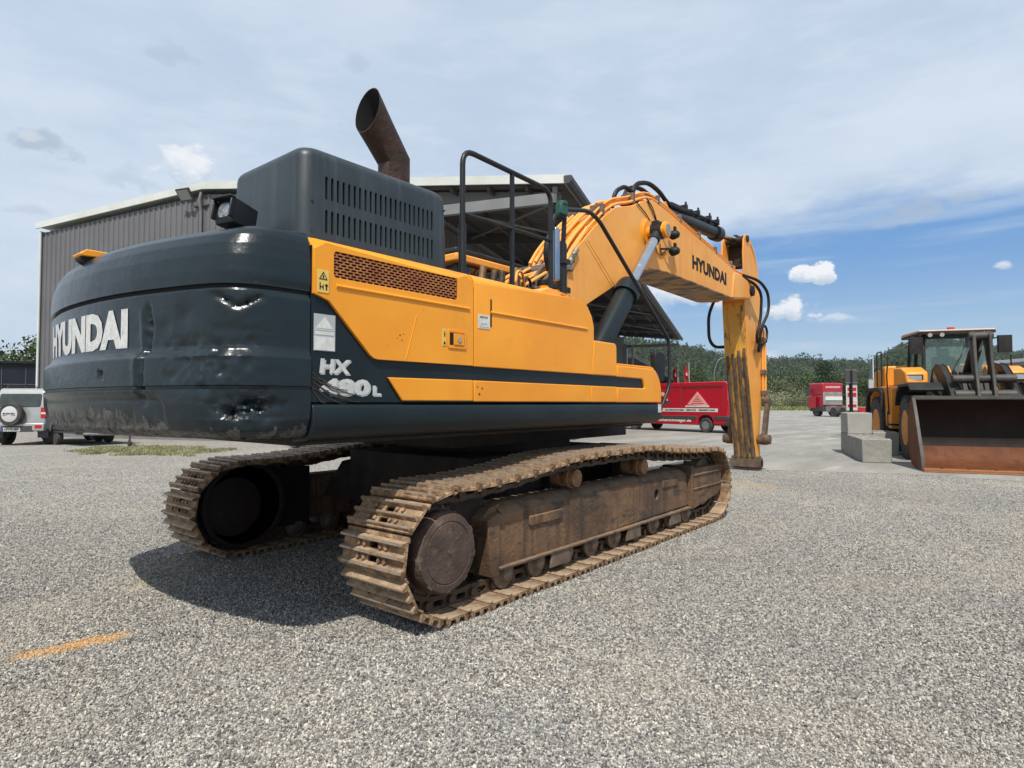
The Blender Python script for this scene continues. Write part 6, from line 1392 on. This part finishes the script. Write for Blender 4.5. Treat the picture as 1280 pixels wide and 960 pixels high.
# flat roof edge entering the frame at the far right, and a second machine behind the loader
RC = empty('canopy_roof', at(1330, 40), YAW, label='flat grey canopy roof corner entering at the right edge beyond the loader', cat='canopy')
b = MB(); b.prism([(2.9, 4.1), (-5, 4.35), (-5, 4.75), (2.6, 4.35)], -3, 6, 'x'); b.build('roof', M_beam, RC, bev=.02)
b = MB(); b.box(-.2, .2, -3.2, -2.8, 0, 4.2); b.box(5, 5.4, -3.2, -2.8, 0, 4.2); b.box(-.2, .2, .2, .5, 0, 4.2); b.build('post', M_trim, RC)

# ================================================================== vegetation
def leafmat(name, c1, c2, scale=.35):
    m = bpy.data.materials.new(name); m.use_nodes = True; nt = m.node_tree; N = nt.nodes; L = nt.links; P = N['Principled BSDF']
    g_ = N.new('ShaderNodeNewGeometry'); n = N.new('ShaderNodeTexNoise'); n.inputs['Scale'].default_value = scale; n.inputs['Detail'].default_value = 5; L.new(g_.outputs['Position'], n.inputs[0])
    mr = N.new('ShaderNodeMapRange'); L.new(n.outputs[0], mr.inputs[0]); mr.inputs[1].default_value = .35; mr.inputs[2].default_value = .65
    mx = N.new('ShaderNodeMix'); mx.data_type = 'RGBA'; L.new(mr.outputs[0], mx.inputs[0]); mx.inputs[6].default_value = (*c1, 1); mx.inputs[7].default_value = (*c2, 1)
    oi = N.new('ShaderNodeObjectInfo'); m2 = N.new('ShaderNodeMapRange'); L.new(oi.outputs['Random'], m2.inputs[0]); m2.inputs[3].default_value = .55; m2.inputs[4].default_value = 1.45
    sc_ = N.new('ShaderNodeVectorMath'); sc_.operation = 'SCALE'; L.new(mx.outputs[2], sc_.inputs[0]); L.new(m2.outputs[0], sc_.inputs['Scale'])
    L.new(sc_.outputs[0], P.inputs['Base Color']); P.inputs['Roughness'].default_value = .8; P.inputs['Specular IOR Level'].default_value = .2; return m
M_lf1 = leafmat('leaf_green', (.035, .062, .018), (.075, .105, .032)); M_lf2 = leafmat('leaf_olive', (.055, .066, .030), (.105, .110, .056)); M_lf3 = leafmat('conifer_green', (.014, .030, .014), (.035, .058, .022)); M_lf4 = leafmat('leaf_pale', (.15, .165, .08), (.24, .245, .15))
M_bark = mat('bark', (.09, .07, .05), .9, var=(4, (.05, .04, .03)))
def crown(seed, h, w, base, n_cl, n_lf, size, shape='round'):
    rs = np.random.RandomState(seed); C = []
    while len(C) < n_cl:
        q = rs.uniform(-1, 1, 3)
        if shape == 'round':
            if np.linalg.norm(q) < 1 and np.linalg.norm(q) > .35: C.append((q[0]*w/2, q[1]*w/2, base+(h-base)*(.5+q[2]*.5)))
        else:
            t = rs.rand()**.7; z = h-(h-base)*t; r = w/2*(t*.95+.05)*rs.uniform(.55, 1.08); a = rs.rand()*6.28; C.append((r*math.cos(a), r*math.sin(a), z-.05*r))
    C = np.array(C); sp = (w/6.5 if shape == 'round' else w/9); V = []
    cc = np.repeat(C, n_lf, 0) + rs.normal(0, 1, (n_cl*n_lf, 3))*sp*np.array([1, 1, .75 if shape == 'round' else .35]); n = len(cc)
    a = rs.normal(0, 1, (n, 3)); a /= np.linalg.norm(a, axis=1)[:, None]; bb = np.cross(a, rs.normal(0, 1, (n, 3))); bb /= np.linalg.norm(bb, axis=1)[:, None]
    s = size*rs.uniform(.5, 1.2, (n, 1)); v = np.stack([cc-a*s, cc+bb*s*.7, cc+a*s, cc-bb*s*.7], 1).reshape(-1, 3)
    v = v[:, :]; v[:, 2] = np.maximum(v[:, 2], .02)
    me = bpy.data.meshes.new('crown'); me.vertices.add(4*n); me.vertices.foreach_set('co', v.ravel().astype(np.float32)); me.loops.add(4*n); me.loops.foreach_set('vertex_index', np.arange(4*n, dtype=np.int32))
    me.polygons.add(n); me.polygons.foreach_set('loop_start', np.arange(0, 4*n, 4, dtype=np.int32)); me.polygons.foreach_set('loop_total', np.full(n, 4, dtype=np.int32)); me.update(calc_edges=True); return me
def trunkmesh(h, r):
    b = MB(); b.tube([(0, 0, 0), (.1, .05, h*.4), (0, .1, h*.8)], [r, r*.7, r*.25], 8)
    for k in range(5): a = k*2.4; z = h*(.35+.08*k); b.tube([(.05, .05, z), (math.cos(a)*h*.16, math.sin(a)*h*.16, z+h*.18)], [r*.4, r*.12], 5)
    return b.mesh('trunk', M_bark)
KIND = {}
for nm, sd, h, w, base, ncl, nlf, sz, shp, mm in (('broad', 1, 9, 8, .8, 60, 46, .26, 'round', M_lf1), ('broad2', 2, 9, 7, .6, 60, 46, .24, 'round', M_lf1), ('olive', 3, 7, 7, .2, 55, 46, .22, 'round', M_lf2), ('olive2', 5, 7, 6, .2, 55, 46, .2, 'round', M_lf2),
                                           ('conifer', 4, 14, 8, .8, 130, 34, .30, 'cone', M_lf3), ('pale', 6, 3.4, 6, 0, 45, 46, .15, 'round', M_lf4), ('slim', 7, 10, 4, .6, 50, 46, .22, 'round', M_lf1)):
    me = crown(sd, h, w, base, ncl, nlf, sz, shp); me.materials.append(mm); KIND[nm] = (me, trunkmesh(h, .03*h), h)
TN = {'broad': ('broadleaf_tree', 'tree'), 'broad2': ('broadleaf_tree', 'tree'), 'olive': ('olive_green_bush', 'bush'), 'olive2': ('olive_green_bush', 'bush'), 'conifer': ('conifer_tree', 'tree'), 'pale': ('pale_bush', 'bush'), 'slim': ('slim_tree', 'tree')}
ORD = 'first second third fourth fifth sixth seventh eighth ninth tenth eleventh twelfth thirteenth fourteenth fifteenth sixteenth'.split()
def tree(kind, px, D, H, label, group=None, wx=1.):
    me, tk, h = KIND[kind]; nm, cat = TN[kind]; s = H/h
    o = empty(nm, at(px, D), rng.uniform(0, 6.28), label=label, cat=cat, group=group); o.scale = (s*wx, s*wx, s)
    inst('crown', me, o); inst('trunk', tk, o); return o
G_edge = 'trees and bushes lining the far edge of the meadow'
tree('conifer', 1031, 150, 12.0, 'tall dark conifer standing out of the tree line above the red truck', G_edge)
def row(L_, wx=1.):
    cnt = {}
    for px, D, H, kd, txt in sorted(L_, key=lambda q: q[0]):
        k = cnt.get(txt, 0); cnt[txt] = k+1; tree(kd, px, D, H, txt + ', ' + ORD[k] + ' of its kind from the left', G_edge, wx)
TX = {'broad': 'dark green round-crowned tree in the far tree line', 'broad2': 'dark green round-crowned tree in the far tree line', 'slim': 'slender dark green tree in the far tree line', 'olive': 'grey-green willow-like bush in the far tree line', 'olive2': 'grey-green willow-like bush in the far tree line'}
row([(a, d_, h_, kd, TX[kd]) for a, d_, h_, kd in ((850, 175, 11, 'broad'), (872, 165, 10.5, 'broad2'), (897, 170, 9, 'broad'), (918, 175, 11, 'slim'), (940, 170, 8.5, 'broad2'), (958, 165, 8.8, 'broad'), (972, 160, 8, 'olive'), (985, 155, 7.6, 'olive2'), (999, 160, 8.2, 'olive'), (1012, 158, 9.0, 'broad2'), (1022, 140, 6.0, 'olive'),
                    (1046, 155, 9, 'broad'), (1058, 150, 7.5, 'broad2'), (1072, 150, 8, 'broad'), (1086, 150, 7.5, 'olive'), (1099, 150, 9, 'slim'), (1112, 145, 10.5, 'broad'), (1126, 140, 11, 'broad2'), (1260, 120, 8, 'broad'), (1272, 120, 8.5, 'broad2'), (828, 150, 8, 'broad2'), (838, 140, 6.5, 'olive'), (862, 140, 5.5, 'olive2'), (884, 140, 5, 'olive'), (905, 140, 5.5, 'olive2'))])
row([(px, D, H, 'pale', 'pale yellow-green low bush before the far trees') for px, D, H in ((968, 138, 3.6), (975, 140, 3.0), (1004, 139, 3.6))])
row([(px, D, H, 'olive', 'low grey-green scrub along the meadow edge') for px, D, H in ((955, 128, 2.4), (990, 128, 2.6), (1018, 126, 2.8), (1040, 128, 2.5), (1075, 128, 3.0))], 1.5)
G_l = 'trees behind the silver car'
for px, D, H, kd, lb in ((-45, 60, 6.3, 'broad', 'green tree at the far left behind the solar shed'), (4, 62, 6.8, 'broad2', 'rounded green tree just above the left end of the solar shed'), (24, 58, 6.0, 'broad', 'low green tree above the right end of the solar shed'), (47, 46, 6.8, 'slim', 'slender green tree between solar shed and hall corner'), (43, 40, 4.4, 'broad2', 'leafy shrub beside the right end of the solar shed')):
    tree(kd, px, D, H, lb, G_l)
# meadow strip of taller grass before the trees
sp = []
rs = np.random.RandomState(4)
for _ in range(3500): p = at(rs.uniform(900, 1130), rs.uniform(122.5, 136)); sp.append((p.x, p.y))
blades('meadow_grass', sp, 3, .9, mat('tall_grass', (.16, .19, .06), .8, var=(.2, (.26, .25, .10), 1.)), 'strip of tall green and straw grass along the far edge of the yard', 'grass', wid=.10, spread=.6)

# ---- wooded hills
RPX = [-2200, -900, -300, 0, 60, 500, 780, 830, 860, 905, 950, 1000, 1030, 1085, 1105, 1130, 1180, 1240, 1265, 1330, 1900, 3600]
RY = [450, 452, 462, 468, 470, 440, 428, 433, 438, 449, 455, 458, 461, 464, 455, 441, 432, 440, 450, 444, 440, 440]
def ridge(px, D): return (504-float(np.interp(px, RPX, RY))-4)/FPX*700
def hz(px, D): t = min(1, max(0, (D-300)/400)); t = t*t*(3-2*t); p = at(px, D); return ridge(px, D)*t + (6*mnoise.noise(Vector((p.x*.006, p.y*.006, 2))))*t - .05*(1-t)
b = MB(); rows = []
for D in list(range(290, 720, 30))+[760, 850, 1000]: rows.append([tuple(at(px, D, hz(px, min(D, 700))*(1 if D <= 720 else .8) - (.5 if D == 290 else 0))) for px in range(-2200, 3600, 40)])
b.grid(rows); b.build('wooded_hills', leafmat('hill_floor', (.02, .035, .014), (.035, .05, .02)), kind='structure', ang=60)
def forest():
    rs = np.random.RandomState(12); px = rs.uniform(-350, 1650, 15000); D = 380+350*np.sqrt(rs.rand(15000)); V = []; base = 0; NQ = 60
    P3 = np.array([tuple(at(a, d_, hz(a, d_))) for a, d_ in zip(px, D)]); n = len(P3)
    H = rs.uniform(6.5, 13, n)*np.where(rs.rand(n) < .08, 1.35, 1); con = rs.rand(n) < .45
    t = rs.rand(n, NQ); a = rs.rand(n, NQ)*6.283
    zc = np.where(con[:, None], 1-t**.75, .25+.75*t); rc = np.where(con[:, None], .26*t**.75, .38*np.sqrt(np.clip(1-((zc-.60)/.42)**2, .02, 1)))*rs.uniform(.6, 1.05, (n, NQ))
    c = np.stack([rc*np.cos(a)*H[:, None], rc*np.sin(a)*H[:, None], zc*H[:, None]], -1) + P3[:, None]
    c = c.reshape(-1, 3); m = len(c); Hs = np.repeat(H, NQ)[:, None]; u = rs.normal(0, 1, (m, 3)); u /= np.linalg.norm(u, axis=1)[:, None]; w = np.cross(u, rs.normal(0, 1, (m, 3))); w /= np.linalg.norm(w, axis=1)[:, None]
    s = Hs*rs.uniform(.04, .105, (m, 1)); v = np.stack([c-u*s, c+w*s, c+u*s*.9], 1).reshape(-1, 3)
    me = bpy.data.meshes.new('forest'); me.vertices.add(3*m); me.vertices.foreach_set('co', v.ravel().astype(np.float32)); me.loops.add(3*m); me.loops.foreach_set('vertex_index', np.arange(3*m, dtype=np.int32)); me.polygons.add(m)
    me.polygons.foreach_set('loop_start', np.arange(0, 3*m, 3, dtype=np.int32)); me.polygons.foreach_set('loop_total', np.full(m, 3, dtype=np.int32))
    me.materials.append(leafmat('far_conifer', (.007, .016, .009), (.024, .040, .017), .05)); me.materials.append(leafmat('far_broadleaf', (.020, .036, .013), (.056, .072, .026), .05)); me.polygons.foreach_set('material_index', np.repeat((~con).astype(np.int32), NQ)); me.update(calc_edges=True)
    tag(nlink(bpy.data.objects.new('forest', me)), 'dense mixed forest covering the distant hills behind the yard', 'forest', kind='stuff')
forest()

# ---- thin summer haze
HZ = MB(); c = at(640, 150); HZ.box(c.x-1500, c.x+1500, c.y-1500, c.y+1500, -1.2, 110)
hm = bpy.data.materials.new('haze'); hm.use_nodes = True; nt = hm.node_tree
for n in list(nt.nodes): nt.nodes.remove(n)
pv = nt.nodes.new('ShaderNodeVolumePrincipled'); pv.inputs['Color'].default_value = (.80, .87, 1, 1); pv.inputs['Density'].default_value = .00013; pv.inputs['Anisotropy'].default_value = .2
out = nt.nodes.new('ShaderNodeOutputMaterial'); nt.links.new(pv.outputs[0], out.inputs['Volume'])
HZ.build('haze', hm, kind='stuff', label='thin bluish summer haze over the yard and hills', cat='haze')
